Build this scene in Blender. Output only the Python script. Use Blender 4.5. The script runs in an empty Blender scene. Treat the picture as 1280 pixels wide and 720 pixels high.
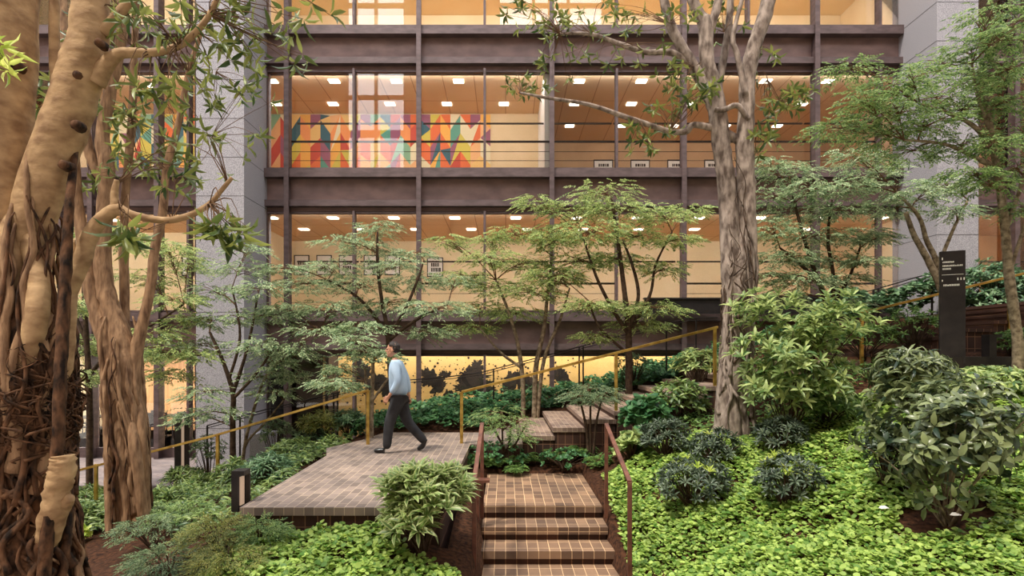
import bpy, bmesh, math, random
import numpy as np
from mathutils import Vector, Matrix, noise as mnoise

random.seed(7)
RNG = np.random.default_rng(7)
PI = math.pi
SC = bpy.context.scene
COL = SC.collection

# ------------------------------------------------------------------ camera, world, lights, exposure
EYE = 1.62                      # camera height above the upper brick terrace
FPX, VX, VY = 720.0, 632.0, 440.0
cam = bpy.data.cameras.new('camera')
cam.sensor_width = 36.0
cam.lens = 36.0 * FPX / 1280.0
cam.shift_x = (640 - VX) / 1280.0
cam.shift_y = (VY - 360) / 1280.0
cam.clip_start = 0.05
cam.clip_end = 200
camo = bpy.data.objects.new('camera', cam)
camo.location = (0, 0, EYE)
camo.rotation_euler = (PI / 2, 0, 0)
COL.objects.link(camo)
SC.camera = camo

SC.view_settings.view_transform = 'Standard'
SC.view_settings.look = 'None'
SC.view_settings.gamma = 1.0
SC.view_settings.use_curve_mapping = False
SC.view_settings.exposure = 0.22

w = bpy.data.worlds.new('sky')
SC.world = w
w.use_nodes = True
nt = w.node_tree
nt.nodes.clear()
wo = nt.nodes.new('ShaderNodeOutputWorld')
bg = nt.nodes.new('ShaderNodeBackground')
tc = nt.nodes.new('ShaderNodeTexCoord')
sx = nt.nodes.new('ShaderNodeSeparateXYZ')
rp = nt.nodes.new('ShaderNodeValToRGB')
rp.color_ramp.elements[0].position = 0.0
rp.color_ramp.elements[0].color = (0.20, 0.18, 0.16, 1)
rp.color_ramp.elements[1].position = 0.75
rp.color_ramp.elements[1].color = (1.0, 1.02, 1.05, 1)
nt.links.new(tc.outputs['Generated'], sx.inputs[0])
nt.links.new(sx.outputs['Z'], rp.inputs[0])
# the open sky beyond the street side of the atrium (behind the camera) is much brighter
mr = nt.nodes.new('ShaderNodeMapRange')
mr.interpolation_type = 'SMOOTHSTEP'
mr.inputs['From Min'].default_value = -0.60
mr.inputs['From Max'].default_value = -0.72
mr.inputs['To Min'].default_value = 1.0
mr.inputs['To Max'].default_value = 4.5
nt.links.new(sx.outputs['Y'], mr.inputs['Value'])
mv = nt.nodes.new('ShaderNodeVectorMath')
mv.operation = 'SCALE'
nt.links.new(rp.outputs[0], mv.inputs[0])
nt.links.new(mr.outputs[0], mv.inputs['Scale'])
nt.links.new(mv.outputs[0], bg.inputs[0])
bg.inputs[1].default_value = 2.1
nt.links.new(bg.outputs[0], wo.inputs[0])

sun = bpy.data.lights.new('sun', 'SUN')
sun.energy = 3.6
sun.angle = math.radians(6)
sun.color = (1.0, 0.93, 0.80)
suno = bpy.data.objects.new('sun', sun)
suno.rotation_euler = Vector((0.36, 0.33, -0.95)).to_track_quat('-Z', 'Y').to_euler()
suno.location = (-5, -5, 20)
COL.objects.link(suno)


def P(px, py, d):
    """the point of the place seen at pixel px, py when it stands d metres away"""
    return Vector(((px - VX) / FPX * d, d, EYE + (VY - py) / FPX * d))


# ------------------------------------------------------------------ materials
def mat(name, color, rough=0.6, metal=0.0, emit=None, estr=0.0, spec=0.5):
    m = bpy.data.materials.new(name)
    m.use_nodes = True
    b = m.node_tree.nodes['Principled BSDF']
    b.inputs['Base Color'].default_value = (*color, 1)
    b.inputs['Roughness'].default_value = rough
    b.inputs['Metallic'].default_value = metal
    b.inputs['Specular IOR Level'].default_value = spec
    if emit:
        b.inputs['Emission Color'].default_value = (*emit, 1)
        b.inputs['Emission Strength'].default_value = estr
    return m


def L(m, a, b):
    m.node_tree.links.new(a, b)


def noisy(name, c1, c2, scale=5, rough=0.6, bump=0.0, metal=0.0, detail=6, stretch=(1, 1, 1), spec=0.5, lo=0.35, hi=0.65, bdist=0.02):
    m = mat(name, c1, rough, metal, spec=spec)
    N = m.node_tree.nodes
    b = N['Principled BSDF']
    t = N.new('ShaderNodeTexCoord')
    mp = N.new('ShaderNodeMapping')
    mp.inputs['Scale'].default_value = stretch
    n = N.new('ShaderNodeTexNoise')
    n.inputs['Scale'].default_value = scale
    n.inputs['Detail'].default_value = detail
    r = N.new('ShaderNodeValToRGB')
    r.color_ramp.elements[0].position = lo
    r.color_ramp.elements[0].color = (*c1, 1)
    r.color_ramp.elements[1].position = hi
    r.color_ramp.elements[1].color = (*c2, 1)
    L(m, t.outputs['Object'], mp.inputs[0])
    L(m, mp.outputs[0], n.inputs['Vector'])
    L(m, n.outputs['Fac'], r.inputs[0])
    L(m, r.outputs[0], b.inputs['Base Color'])
    if bump:
        bp = N.new('ShaderNodeBump')
        bp.inputs['Strength'].default_value = bump
        bp.inputs['Distance'].default_value = bdist
        L(m, n.outputs['Fac'], bp.inputs['Height'])
        L(m, bp.outputs[0], b.inputs['Normal'])
    return m


def srgb(r, g, b):
    f = lambda v: ((v / 255 + 0.055) / 1.055) ** 2.4 if v > 10 else v / 255 / 12.92
    return (f(r), f(g), f(b))


def leaf_mat(name, ca, cb, rough=0.45, trans=0.35, edge=None, spec=0.36):
    m = bpy.data.materials.new(name)
    m.use_nodes = True
    N = m.node_tree.nodes
    b = N['Principled BSDF']
    b.inputs['Roughness'].default_value = rough
    b.inputs['Specular IOR Level'].default_value = spec
    g = N.new('ShaderNodeNewGeometry')
    r = N.new('ShaderNodeValToRGB')
    r.color_ramp.elements[0].color = (*ca, 1)
    r.color_ramp.elements[1].color = (*cb, 1)
    L(m, g.outputs['Random Per Island'], r.inputs[0])
    c = r.outputs[0]
    if edge:
        at = N.new('ShaderNodeAttribute')
        at.attribute_name = 'edge'
        mx = N.new('ShaderNodeMix')
        mx.data_type = 'RGBA'
        mx.inputs[7].default_value = (*edge, 1)
        mt = N.new('ShaderNodeMath')
        mt.operation = 'MULTIPLY'
        mt.inputs[1].default_value = 0.7
        L(m, at.outputs['Fac'], mt.inputs[0])
        L(m, mt.outputs[0], mx.inputs[0])
        L(m, c, mx.inputs[6])
        c = mx.outputs[2]
    L(m, c, b.inputs['Base Color'])
    tr = N.new('ShaderNodeBsdfTranslucent')
    hs = N.new('ShaderNodeHueSaturation')
    hs.inputs['Value'].default_value = 1.5
    hs.inputs['Saturation'].default_value = 0.95
    hs.inputs['Hue'].default_value = 0.485
    L(m, c, hs.inputs['Color'])
    L(m, hs.outputs[0], tr.inputs['Color'])
    ms = N.new('ShaderNodeMixShader')
    ms.inputs[0].default_value = trans
    L(m, b.outputs[0], ms.inputs[1])
    L(m, tr.outputs[0], ms.inputs[2])
    L(m, ms.outputs[0], N['Material Output'].inputs['Surface'])
    return m


def brick_mat(name, ca, cb, mortar, bw=0.2, bh=0.13, offset=0.0, along_depth=True, rough=0.75, msize=0.006, mott=(.72, 1.1)):
    """tops: bricks laid in rows that run into the depth; sides: upright bricks"""
    m = mat(name, ca, rough, spec=0.3)
    N = m.node_tree.nodes
    b = N['Principled BSDF']
    t = N.new('ShaderNodeTexCoord')
    s = N.new('ShaderNodeSeparateXYZ')
    L(m, t.outputs['Object'], s.inputs[0])
    top = N.new('ShaderNodeCombineXYZ')
    if along_depth:
        L(m, s.outputs['Y'], top.inputs[0]); L(m, s.outputs['X'], top.inputs[1])
    else:
        L(m, s.outputs['X'], top.inputs[0]); L(m, s.outputs['Y'], top.inputs[1])
    ad = N.new('ShaderNodeMath'); ad.operation = 'ADD'
    L(m, s.outputs['X'], ad.inputs[0]); L(m, s.outputs['Y'], ad.inputs[1])
    side = N.new('ShaderNodeCombineXYZ')
    L(m, s.outputs['Z'], side.inputs[0]); L(m, s.outputs['X'], side.inputs[1])
    g = N.new('ShaderNodeNewGeometry')
    sn = N.new('ShaderNodeSeparateXYZ')
    L(m, g.outputs['Normal'], sn.inputs[0])
    ab = N.new('ShaderNodeMath'); ab.operation = 'ABSOLUTE'
    L(m, sn.outputs['Z'], ab.inputs[0])
    gt = N.new('ShaderNodeMath'); gt.operation = 'GREATER_THAN'; gt.inputs[1].default_value = 0.5
    L(m, ab.outputs[0], gt.inputs[0])
    mx = N.new('ShaderNodeMix'); mx.data_type = 'VECTOR'
    L(m, gt.outputs[0], mx.inputs[0])
    L(m, side.outputs[0], mx.inputs[4]); L(m, top.outputs[0], mx.inputs[5])
    br = N.new('ShaderNodeTexBrick')
    br.offset = offset
    br.inputs['Scale'].default_value = 1.0
    br.inputs['Brick Width'].default_value = bw
    br.inputs['Row Height'].default_value = bh
    br.inputs['Mortar Size'].default_value = msize
    br.inputs['Mortar Smooth'].default_value = 0.15
    br.inputs['Bias'].default_value = 0.0
    br.inputs['Color1'].default_value = (*ca, 1)
    br.inputs['Color2'].default_value = (*cb, 1)
    br.inputs['Mortar'].default_value = (*mortar, 1)
    L(m, mx.outputs[1], br.inputs['Vector'])
    n = N.new('ShaderNodeTexNoise'); n.inputs['Scale'].default_value = 1.7; n.inputs['Detail'].default_value = 8
    L(m, t.outputs['Object'], n.inputs['Vector'])
    r = N.new('ShaderNodeValToRGB')
    r.color_ramp.elements[0].position = 0.35; r.color_ramp.elements[0].color = (mott[0], mott[0], mott[0] * 1.03, 1)
    r.color_ramp.elements[1].position = 0.65; r.color_ramp.elements[1].color = (mott[1], mott[1] * .97, mott[1] * .93, 1)
    L(m, n.outputs['Fac'], r.inputs[0])
    ml = N.new('ShaderNodeMix'); ml.data_type = 'RGBA'; ml.blend_type = 'MULTIPLY'; ml.inputs[0].default_value = 1.0
    L(m, br.outputs['Color'], ml.inputs[6]); L(m, r.outputs[0], ml.inputs[7])
    L(m, ml.outputs[2], b.inputs['Base Color'])
    bp = N.new('ShaderNodeBump'); bp.inputs['Strength'].default_value = 0.4; bp.inputs['Distance'].default_value = 0.004
    L(m, br.outputs['Fac'], bp.inputs['Height']); bp.invert = True
    L(m, bp.outputs[0], b.inputs['Normal'])
    return m


def glass_mat(name, k=0.9):
    m = bpy.data.materials.new(name)
    m.use_nodes = True
    N = m.node_tree.nodes
    N.remove(N['Principled BSDF'])
    tr = N.new('ShaderNodeBsdfTransparent'); tr.inputs[0].default_value = (0.93, 0.93, 0.92, 1)
    gl = N.new('ShaderNodeBsdfGlossy'); gl.inputs['Roughness'].default_value = 0.01
    fr = N.new('ShaderNodeFresnel'); fr.inputs[0].default_value = 1.5
    mu = N.new('ShaderNodeMath'); mu.operation = 'MULTIPLY'; mu.inputs[1].default_value = k
    ms = N.new('ShaderNodeMixShader')
    L(m, fr.outputs[0], mu.inputs[0]); L(m, mu.outputs[0], ms.inputs[0])
    L(m, tr.outputs[0], ms.inputs[1]); L(m, gl.outputs[0], ms.inputs[2])
    L(m, ms.outputs[0], N['Material Output'].inputs['Surface'])
    return m


M = {}
M['steel'] = noisy('weathered_steel', srgb(104, 86, 86), srgb(82, 67, 67), 3, 0.55, 0.05, 0.2, stretch=(1, 1, 3))
M['spandrel'] = noisy('spandrel_steel', srgb(124, 98, 92), srgb(100, 78, 74), 2.2, 0.6, 0.03, 0.1, stretch=(1, 1, 2))
M['darksteel'] = noisy('dark_steel', srgb(46, 40, 40), srgb(30, 26, 28), 6, 0.45, 0.03, 0.3)
M['brownsteel'] = noisy('brown_steel', srgb(122, 78, 60), srgb(92, 56, 46), 9, 0.5, 0.03, 0.35)
M['brass'] = noisy('brass', srgb(214, 182, 100), srgb(166, 130, 62), 7, 0.28, 0.02, 0.85)
M['granite'] = noisy('granite', srgb(176, 172, 178), srgb(132, 128, 134), 60, 0.75, 0.05, detail=3, lo=0.4, hi=0.6)
M['joint'] = mat('granite_joint', srgb(80, 76, 78), 0.9)
M['soil'] = noisy('soil', srgb(78, 50, 34), srgb(40, 26, 20), 22, 0.95, 0.9, spec=0.1, detail=10)
M['brick_warm'] = brick_mat('brick_warm', srgb(142, 113, 90), srgb(100, 78, 64), srgb(206, 172, 134), bw=0.21, bh=0.131, msize=.004)
M['brick_terrace'] = brick_mat('brick_terrace', srgb(144, 128, 119), srgb(112, 99, 93), srgb(188, 168, 146), bw=0.22, bh=0.105, offset=0.5, msize=0.0035)
M['brick_grey'] = brick_mat('brick_grey', srgb(156, 134, 120), srgb(126, 104, 94), srgb(180, 160, 138), bw=0.22, bh=0.09, offset=0.5, msize=0.005)
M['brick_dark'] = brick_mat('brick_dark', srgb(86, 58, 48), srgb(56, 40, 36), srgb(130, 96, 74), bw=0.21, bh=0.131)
M['plaza'] = brick_mat('plaza_brick', srgb(140, 128, 128), srgb(118, 106, 106), srgb(165, 152, 146), bw=0.22, bh=0.11, offset=0.5, along_depth=False, msize=0.004)
M['ceiling'] = brick_mat('ceiling_panel', srgb(222, 192, 156), srgb(216, 186, 150), srgb(160, 126, 96), bw=1.83, bh=0.92, offset=0.0, msize=0.012, mott=(1.0, 1.0))
M['wall_tan'] = noisy('wall_tan', srgb(228, 204, 166), srgb(220, 196, 156), 1.5, 0.8)
M['wall_cream'] = noisy('wall_cream', srgb(238, 220, 182), srgb(232, 212, 172), 1.2, 0.8)
M['wall_brown'] = noisy('wall_brown', srgb(206, 170, 130), srgb(194, 158, 120), 1.2, 0.8)
M['wood'] = noisy('wood_panel', srgb(196, 152, 104), srgb(168, 122, 80), 4, 0.5, 0, stretch=(8, 1, 0.4))
M['mural_ground'] = noisy('mural_ground', srgb(242, 202, 130), srgb(236, 194, 118), 1.0, 0.8)
M['black'] = noisy('black_paint', srgb(26, 20, 16), srgb(44, 32, 22), 9, 0.7)
M['floor_in'] = noisy('interior_floor', srgb(190, 140, 84), srgb(172, 120, 70), 3, 0.35)
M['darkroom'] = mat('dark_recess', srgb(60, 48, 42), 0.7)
M['white'] = mat('white_paint', srgb(235, 232, 226), 0.6)
M['lamp'] = mat('lamp_glow', (1, 0.95, 0.85), 0.5, emit=(1.0, 0.93, 0.8), estr=4.5)
M['lamp_strip'] = mat('lamp_strip', (1, 0.9, 0.7), 0.5, emit=(1.0, 0.82, 0.5), estr=2.5)
M['bollard_lamp'] = mat('bollard_lamp', (.3, 0.16, 0.1), 0.5, emit=(1.0, 0.72, 0.5), estr=0.3)
M['glass'] = glass_mat('window_glass')
M['bark_a'] = noisy('bark_smooth', srgb(188, 156, 116), srgb(128, 98, 70), 7, 0.75, 0.6, detail=14, stretch=(1, 1, 1.5), lo=.3, hi=.7, bdist=0.03, spec=0.25)
M['bark_f'] = noisy('bark_brown', srgb(166, 132, 100), srgb(98, 72, 54), 12, 0.8, 0.8, detail=12, stretch=(1.6, 1.6, .4), lo=.3, hi=.7, bdist=0.03, spec=0.2)
M['bark_b'] = noisy('bark_root', srgb(104, 72, 50), srgb(30, 21, 16), 16, 0.85, 0.9, detail=9, stretch=(1, 1, 0.5), bdist=0.03, spec=0.2)
M['bark_c'] = noisy('bark_grey', srgb(168, 152, 140), srgb(92, 78, 70), 9, 0.8, 0.8, detail=9, stretch=(1.5, 1.5, 0.6), bdist=0.03, spec=0.2)
M['bark_d'] = noisy('bark_thin', srgb(150, 134, 112), srgb(88, 74, 58), 14, 0.8, 0.2, spec=0.2)
M['bark_e'] = noisy('bark_dark', srgb(84, 66, 52), srgb(50, 38, 30), 14, 0.85, 0.2, spec=0.2)
M['twig'] = noisy('twig', srgb(120, 92, 68), srgb(84, 62, 46), 14, 0.85, spec=0.2)

M['lf_cover'] = leaf_mat('leaf_cover', srgb(72, 114, 36), srgb(180, 202, 104), 0.5, 0.3)
M['lf_cover_dark'] = leaf_mat('leaf_cover_dark', srgb(40, 84, 52), srgb(92, 136, 84), 0.45, 0.25)
M['lf_feather'] = leaf_mat('leaf_feather', srgb(70, 104, 66), srgb(182, 196, 150), 0.42, 0.3)
M['lf_feather_y'] = leaf_mat('leaf_feather_yellow', srgb(76, 108, 52), srgb(186, 198, 124), 0.42, 0.35)
M['lf_feather_d'] = leaf_mat('leaf_feather_dark', srgb(58, 96, 48), srgb(156, 178, 108), 0.42, 0.3)
M['lf_ficus'] = leaf_mat('leaf_ficus', srgb(44, 70, 32), srgb(142, 150, 74), 0.35, 0.3)
M['lf_rhodo'] = leaf_mat('leaf_rhodo', srgb(58, 96, 46), srgb(186, 200, 128), 0.4, 0.3)
M['lf_varieg'] = leaf_mat('leaf_variegated', srgb(44, 88, 40), srgb(104, 146, 62), 0.35, 0.3, edge=srgb(206, 208, 150))
M['lf_mound'] = leaf_mat('leaf_mound', srgb(36, 52, 40), srgb(108, 122, 98), 0.32, 0.15)
M['lf_camellia'] = leaf_mat('leaf_camellia', srgb(32, 52, 36), srgb(134, 144, 96), 0.3, 0.2)
M['lf_lime'] = leaf_mat('leaf_lime', srgb(150, 180, 60), srgb(206, 214, 116), 0.45, 0.4)
M['lf_nandina'] = leaf_mat('leaf_nandina', srgb(62, 92, 60), srgb(136, 152, 108), 0.45, 0.25)
M['lf_nandina_y'] = leaf_mat('leaf_nandina_y', srgb(84, 104, 48), srgb(160, 158, 84), 0.45, 0.3)
M['lf_fern'] = leaf_mat('leaf_fern', srgb(50, 88, 40), srgb(120, 150, 76), 0.5, 0.3)
M['lf_lance'] = leaf_mat('leaf_lance', srgb(50, 82, 40), srgb(134, 152, 84), 0.35, 0.25)
M['lf_teal'] = leaf_mat('leaf_teal', srgb(44, 84, 54), srgb(126, 154, 112), 0.35, 0.2)

ORI = {}


def prop(o, label=None, cat=None, group=None, kind=None):
    if label: o['label'] = label
    if cat: o['category'] = cat
    if group: o['group'] = group
    if kind: o['kind'] = kind
    return o


def thing(name, label, cat, loc, group=None):
    o = bpy.data.objects.new(name, None)
    o.empty_display_size = 0.1
    o.location = loc
    COL.objects.link(o)
    ORI[o] = Vector(loc)
    return prop(o, label, cat, group)


def link(name, me, parent=None):
    o = bpy.data.objects.new(name, me)
    COL.objects.link(o)
    if parent is not None:
        o.parent = parent
        ORI[o] = ORI[parent]
    else:
        ORI[o] = Vector((0, 0, 0))
    return o


class MB:
    def __init__(s):
        s.v = []; s.f = []; s.mi = []

    def add(s, vs, fs, mi=0):
        b = len(s.v)
        s.v.extend([tuple(v) for v in vs])
        for f in fs:
            s.f.append([i + b for i in f]); s.mi.append(mi)

    def box(s, x0, x1, y0, y1, z0, z1, mi=0):
        v = [(x0, y0, z0), (x1, y0, z0), (x1, y1, z0), (x0, y1, z0), (x0, y0, z1), (x1, y0, z1), (x1, y1, z1), (x0, y1, z1)]
        s.add(v, [(0, 3, 2, 1), (4, 5, 6, 7), (0, 1, 5, 4), (1, 2, 6, 5), (2, 3, 7, 6), (3, 0, 4, 7)], mi)

    def bar(s, a, b, wy, wz, mi=0, up=Vector((0, 0, 1))):
        """a rectangular bar from a to b"""
        a = Vector(a); b = Vector(b)
        d = (b - a).normalized()
        if abs(d.dot(up)) > 0.99: up = Vector((0, 1, 0))
        sd = d.cross(up).normalized(); u = sd.cross(d).normalized()
        vs = []
        for p in (a, b):
            for i, j in ((-1, -1), (1, -1), (1, 1), (-1, 1)):
                vs.append(p + sd * wy / 2 * i + u * wz / 2 * j)
        s.add(vs, [(0, 1, 2, 3), (7, 6, 5, 4), (0, 4, 5, 1), (1, 5, 6, 2), (2, 6, 7, 3), (3, 7, 4, 0)], mi)

    def prism(s, poly, z0, z1, mi=0):
        n = len(poly)
        s.add([(x, y, z0) for x, y in poly] + [(x, y, z1) for x, y in poly],
              [tuple(range(n - 1, -1, -1)), tuple(range(n, 2 * n))] + [(i, (i + 1) % n, n + (i + 1) % n, n + i) for i in range(n)], mi)

    def tube(s, pts, rad, seg=8, wob=0.0, sub=4, mi=0, lump=0.0):
        pts = [Vector(p) for p in pts]
        n = len(pts)
        if not hasattr(rad, '__len__'): rad = [rad] * n
        P2 = []; R2 = []
        if n > 2 and sub > 1:
            for i in range(n - 1):
                p0 = pts[max(i - 1, 0)]; p1 = pts[i]; p2 = pts[i + 1]; p3 = pts[min(i + 2, n - 1)]
                for k in range(sub):
                    t = k / sub
                    P2.append(0.5 * ((2 * p1) + (p2 - p0) * t + (2 * p0 - 5 * p1 + 4 * p2 - p3) * t * t + (3 * p1 - p0 - 3 * p2 + p3) * t ** 3))
                    R2.append(rad[i] * (1 - t) + rad[i + 1] * t)
            P2.append(pts[-1]); R2.append(rad[-1])
        else:
            P2, R2 = pts, list(rad)
        vs = []
        u = None
        m = len(P2)
        for i in range(m):
            d = (P2[min(i + 1, m - 1)] - P2[max(i - 1, 0)])
            if d.length < 1e-6: d = Vector((0, 0, 1))
            d.normalize()
            if u is None:
                u = d.cross(Vector((0.3, 1, 0.1))).normalized()
            else:
                u = (u - d * u.dot(d)).normalized()
            w_ = d.cross(u)
            for k in range(seg):
                a = 2 * PI * k / seg
                q = u * math.cos(a) + w_ * math.sin(a)
                r = R2[i]
                if wob:
                    r *= 1 + wob * mnoise.noise((P2[i] + q * R2[i]) * (1.1 / max(R2[i], 0.02)) ) + lump * mnoise.noise((P2[i] + q * R2[i]) * 9)
                vs.append(P2[i] + q * r)
        fs = []
        for i in range(m - 1):
            for k in range(seg):
                fs.append((i * seg + k, i * seg + (k + 1) % seg, (i + 1) * seg + (k + 1) % seg, (i + 1) * seg + k))
        fs.append(tuple(range(seg - 1, -1, -1)))
        fs.append(tuple((m - 1) * seg + k for k in range(seg)))
        s.add(vs, fs, mi)

    def build(s, name, mats, parent=None, smooth=False, bevel=0.0):
        o_ = ORI[parent] if parent is not None else Vector((0, 0, 0))
        me = bpy.data.meshes.new(name)
        me.from_pydata([(v[0] - o_.x, v[1] - o_.y, v[2] - o_.z) for v in s.v], [], s.f)
        if not isinstance(mats, (list, tuple)): mats = [mats]
        for m in mats: me.materials.append(m)
        me.polygons.foreach_set('material_index', s.mi)
        if smooth: me.polygons.foreach_set('use_smooth', [True] * len(s.f))
        me.update()
        o = link(name, me, parent)
        if bevel:
            md = o.modifiers.new('bevel', 'BEVEL'); md.width = bevel; md.segments = 2; md.limit_method = 'ANGLE'
        return o

    def struct(s, name, mats, **k):
        o = s.build(name, mats, **k)
        o['kind'] = 'structure'
        return o


# ------------------------------------------------------------------ leaves
# each template: verts (across, along, up, edge 0..1) and faces
T_DIAMOND = (np.array([(0, 0, 0, 0), (-.5, .42, .10, 1), (0, 1, -.10, 1), (.5, .42, .10, 1)], float), [(0, 3, 2), (0, 2, 1)])
T_LANCE = (np.array([(0, 0, 0, 0), (-.42, .28, .10, 1), (0, .30, .03, 0), (.42, .28, .10, 1), (-.40, .66, .05, 1), (0, .68, -.03, 0), (.40, .66, .05, 1), (0, 1, -.16, 1)], float),
           [(0, 2, 1), (0, 3, 2), (1, 2, 5, 4), (2, 3, 6, 5), (4, 5, 7), (5, 6, 7)])
T_ROUND = (np.array([(0, 0, 0, 0), (-.42, .18, .06, 1), (-.5, .58, .10, 1), (-.22, .95, .04, 1), (.22, .95, .04, 1), (.5, .58, .10, 1), (.42, .18, .06, 1), (0, .5, -.03, 0)], float),
           [(0, 7, 1), (1, 7, 2), (2, 7, 3), (3, 7, 4), (4, 7, 5), (5, 7, 6), (6, 7, 0)])


class Leaves:
    def __init__(s):
        s.p = []; s.d = []; s.n = []; s.l = []; s.w = []

    def add(s, p, d, n, l, w_):
        s.p.append(np.atleast_2d(p)); s.d.append(np.atleast_2d(d)); s.n.append(np.atleast_2d(n))
        s.l.append(np.atleast_1d(l)); s.w.append(np.atleast_1d(w_))

    def build(s, name, m, parent=None, tmpl=T_DIAMOND):
        p = np.concatenate(s.p); d = np.concatenate(s.d); n = np.concatenate(s.n)
        l = np.concatenate(s.l)[:, None, None]; w_ = np.concatenate(s.w)[:, None, None]
        d = d / (np.linalg.norm(d, axis=1, keepdims=True) + 1e-9)
        n = n - d * (n * d).sum(1, keepdims=True)
        n = n / (np.linalg.norm(n, axis=1, keepdims=True) + 1e-9)
        sd = np.cross(d, n)
        V, F = tmpl
        o_ = np.array(ORI[parent]) if parent is not None else np.zeros(3)
        co = (p[:, None, :] - o_ + sd[:, None, :] * V[None, :, 0:1] * w_ + d[:, None, :] * V[None, :, 1:2] * l + n[:, None, :] * V[None, :, 2:3] * l)
        N_, k = co.shape[0], V.shape[0]
        co = co.reshape(-1, 3)
        loops = np.concatenate([np.array(f) for f in F])
        sizes = np.array([len(f) for f in F])
        allv = (np.arange(N_)[:, None] * k + loops[None, :]).ravel()
        tot = np.tile(sizes, N_)
        start = np.concatenate([[0], np.cumsum(tot)[:-1]])
        me = bpy.data.meshes.new(name)
        me.vertices.add(len(co)); me.vertices.foreach_set('co', co.astype(np.float32).ravel())
        me.loops.add(len(allv)); me.loops.foreach_set('vertex_index', allv.astype(np.int32))
        me.polygons.add(len(tot)); me.polygons.foreach_set('loop_start', start.astype(np.int32))
        me.polygons.foreach_set('loop_total', tot.astype(np.int32))
        me.update(calc_edges=True)
        me.polygons.foreach_set('use_smooth', np.ones(len(tot), dtype=bool))
        at = me.attributes.new('edge', 'FLOAT', 'POINT')
        at.data.foreach_set('value', np.tile(V[:, 3], N_).astype(np.float32))
        me.materials.append(m)
        return link(name, me, parent)


def unit(v):
    v = np.asarray(v, float)
    return v / (np.linalg.norm(v) + 1e-9)


def spray(lv, c, h, ln, leaf, wid, pairs=5, spread=50, droop=0.0):
    """a feathery compound leaf: leaflets in pairs along a drooping midrib"""
    h = unit(h)
    up = unit(np.array([RNG.normal(0, .35), -.25 + RNG.normal(0, .35), 1.0]))
    sd = unit(np.cross(h, up)); up = np.cross(sd, h)
    for i in range(pairs):
        t = (i + 0.6) / pairs
        q = np.asarray(c) + h * ln * t - np.array([0, 0, droop * ln * t * t])
        a = math.radians(spread) * (1 - .35 * t)
        sc = (1 - .3 * t)
        for sg in (-1, 1):
            dd = h * math.cos(a) + sd * sg * math.sin(a) + np.array([0, 0, -.22 + RNG.normal(0, .12)])
            lv.add(q, dd, up + RNG.normal(0, .22, 3), leaf * sc * RNG.uniform(.8, 1.15), wid * sc)
    q = np.asarray(c) + h * ln - np.array([0, 0, droop * ln])
    lv.add(q, h + np.array([0, 0, -.2]), up, leaf, wid)


def whorl(lv, c, ax, n, ln, wid, el=25):
    """a rosette of leaves round the tip of a shoot"""
    ax = unit(ax)
    a0 = unit(np.cross(ax, [0.31, 0.77, 0.2])); a1 = np.cross(ax, a0)
    ph = RNG.uniform(0, 6.28)
    for k in range(n):
        a = ph + k * 2.4
        e = math.radians(el + (k / n) * 45 - 12 + RNG.normal(0, 8))
        r = a0 * math.cos(a) + a1 * math.sin(a)
        d = r * math.cos(e) + ax * math.sin(e)
        nn = ax * math.cos(e) - r * math.sin(e)
        lv.add(np.asarray(c) + r * 0.006, d, nn + RNG.normal(0, .1, 3), ln * RNG.uniform(.75, 1.12), wid * RNG.uniform(.85, 1.1))


# ------------------------------------------------------------------ the planted ground
ANCH = np.array([
    (-11, 12.7, -1.45), (-8, 12.7, -1.45), (-5.2, 12.7, -1.4), (-3.2, 6.6, -.40), (-3.3, 9.0, -.30), (-3.5, 10.5, -.30), (-3.1, 12.0, -.15), (-4.6, 11.2, -.9),
    (-5, 9, -.85), (-5, 7, -.95), (-7, 9, -1.1), (-9, 9, -1.2), (-4, 5.2, -.80), (-6, 5, -1.0), (-6, 3.4, -1.0), (-2.4, 5.0, -.44), (-1.2, 5.0, -.44), (-2.4, 5.95, -.27), (-1.2, 5.95, -.24), (-2.4, 7.5, -.3), (-1.2, 8, -.3), (-.5, 7, -.36), (-.5, 5.6, -.50),
    (-2.5, 12.2, 0.0), (-.5, 12.3, .05), (.3, 13.6, .15), (2, 13.6, .55), (4, 13.6, 1.0), (5.5, 14, 1.35), (-2.5, 15.5, .05), (2, 15.5, .5), (5, 15.5, 1.4),
    (-4.5, 13.8, -.6), (-4.5, 15.5, -1.0),
    (0.1, 9.8, -.37), (.9, 9.9, -.34), (1.45, 9.0, -.26), (1.5, 7.6, -.40), (1.5, 6.5, -.75), (1.5, 5.5, -1.0), (2.2, 9.9, .15), (3.6, 9.9, .55), (5.2, 9.9, 1.0),
    (1.8, 5.0, -.62), (2.35, 4.6, -.35), (4.05, 4.5, -.17), (2.4, 8, .05), (3.5, 9, .35), (5, 7, .50), (7, 8, 1.05), (8, 9, 1.25), (4, 6, .15), (6, 6, .45),
    (8.5, 9.9, 1.6), (7, 11, 1.9), (5.5, 13, 1.6), (8, 13, 2.3), (12, 13, 2.6), (12, 9, 1.6), (8, 15.5, 2.2),
    (-10, 3, -1.2), (0, 3, -1.3), (3, 3, -.7), (10, 4, .3), (10, 6, .9)], float)


def _solve():
    n = len(ANCH)
    D = np.linalg.norm(ANCH[:, None, :2] - ANCH[None, :, :2], axis=2)
    A = np.zeros((n + 1, n + 1)); A[:n, :n] = D + np.eye(n) * 0.02; A[:n, n] = 1; A[n, :n] = 1
    return np.linalg.solve(A, np.append(ANCH[:, 2], 0))


WT = _solve()


def gz(x, y):
    x = np.asarray(x, float); y = np.asarray(y, float)
    D = np.hypot(x[..., None] - ANCH[:, 0], y[..., None] - ANCH[:, 1])
    return D @ WT[:-1] + WT[-1]


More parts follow.
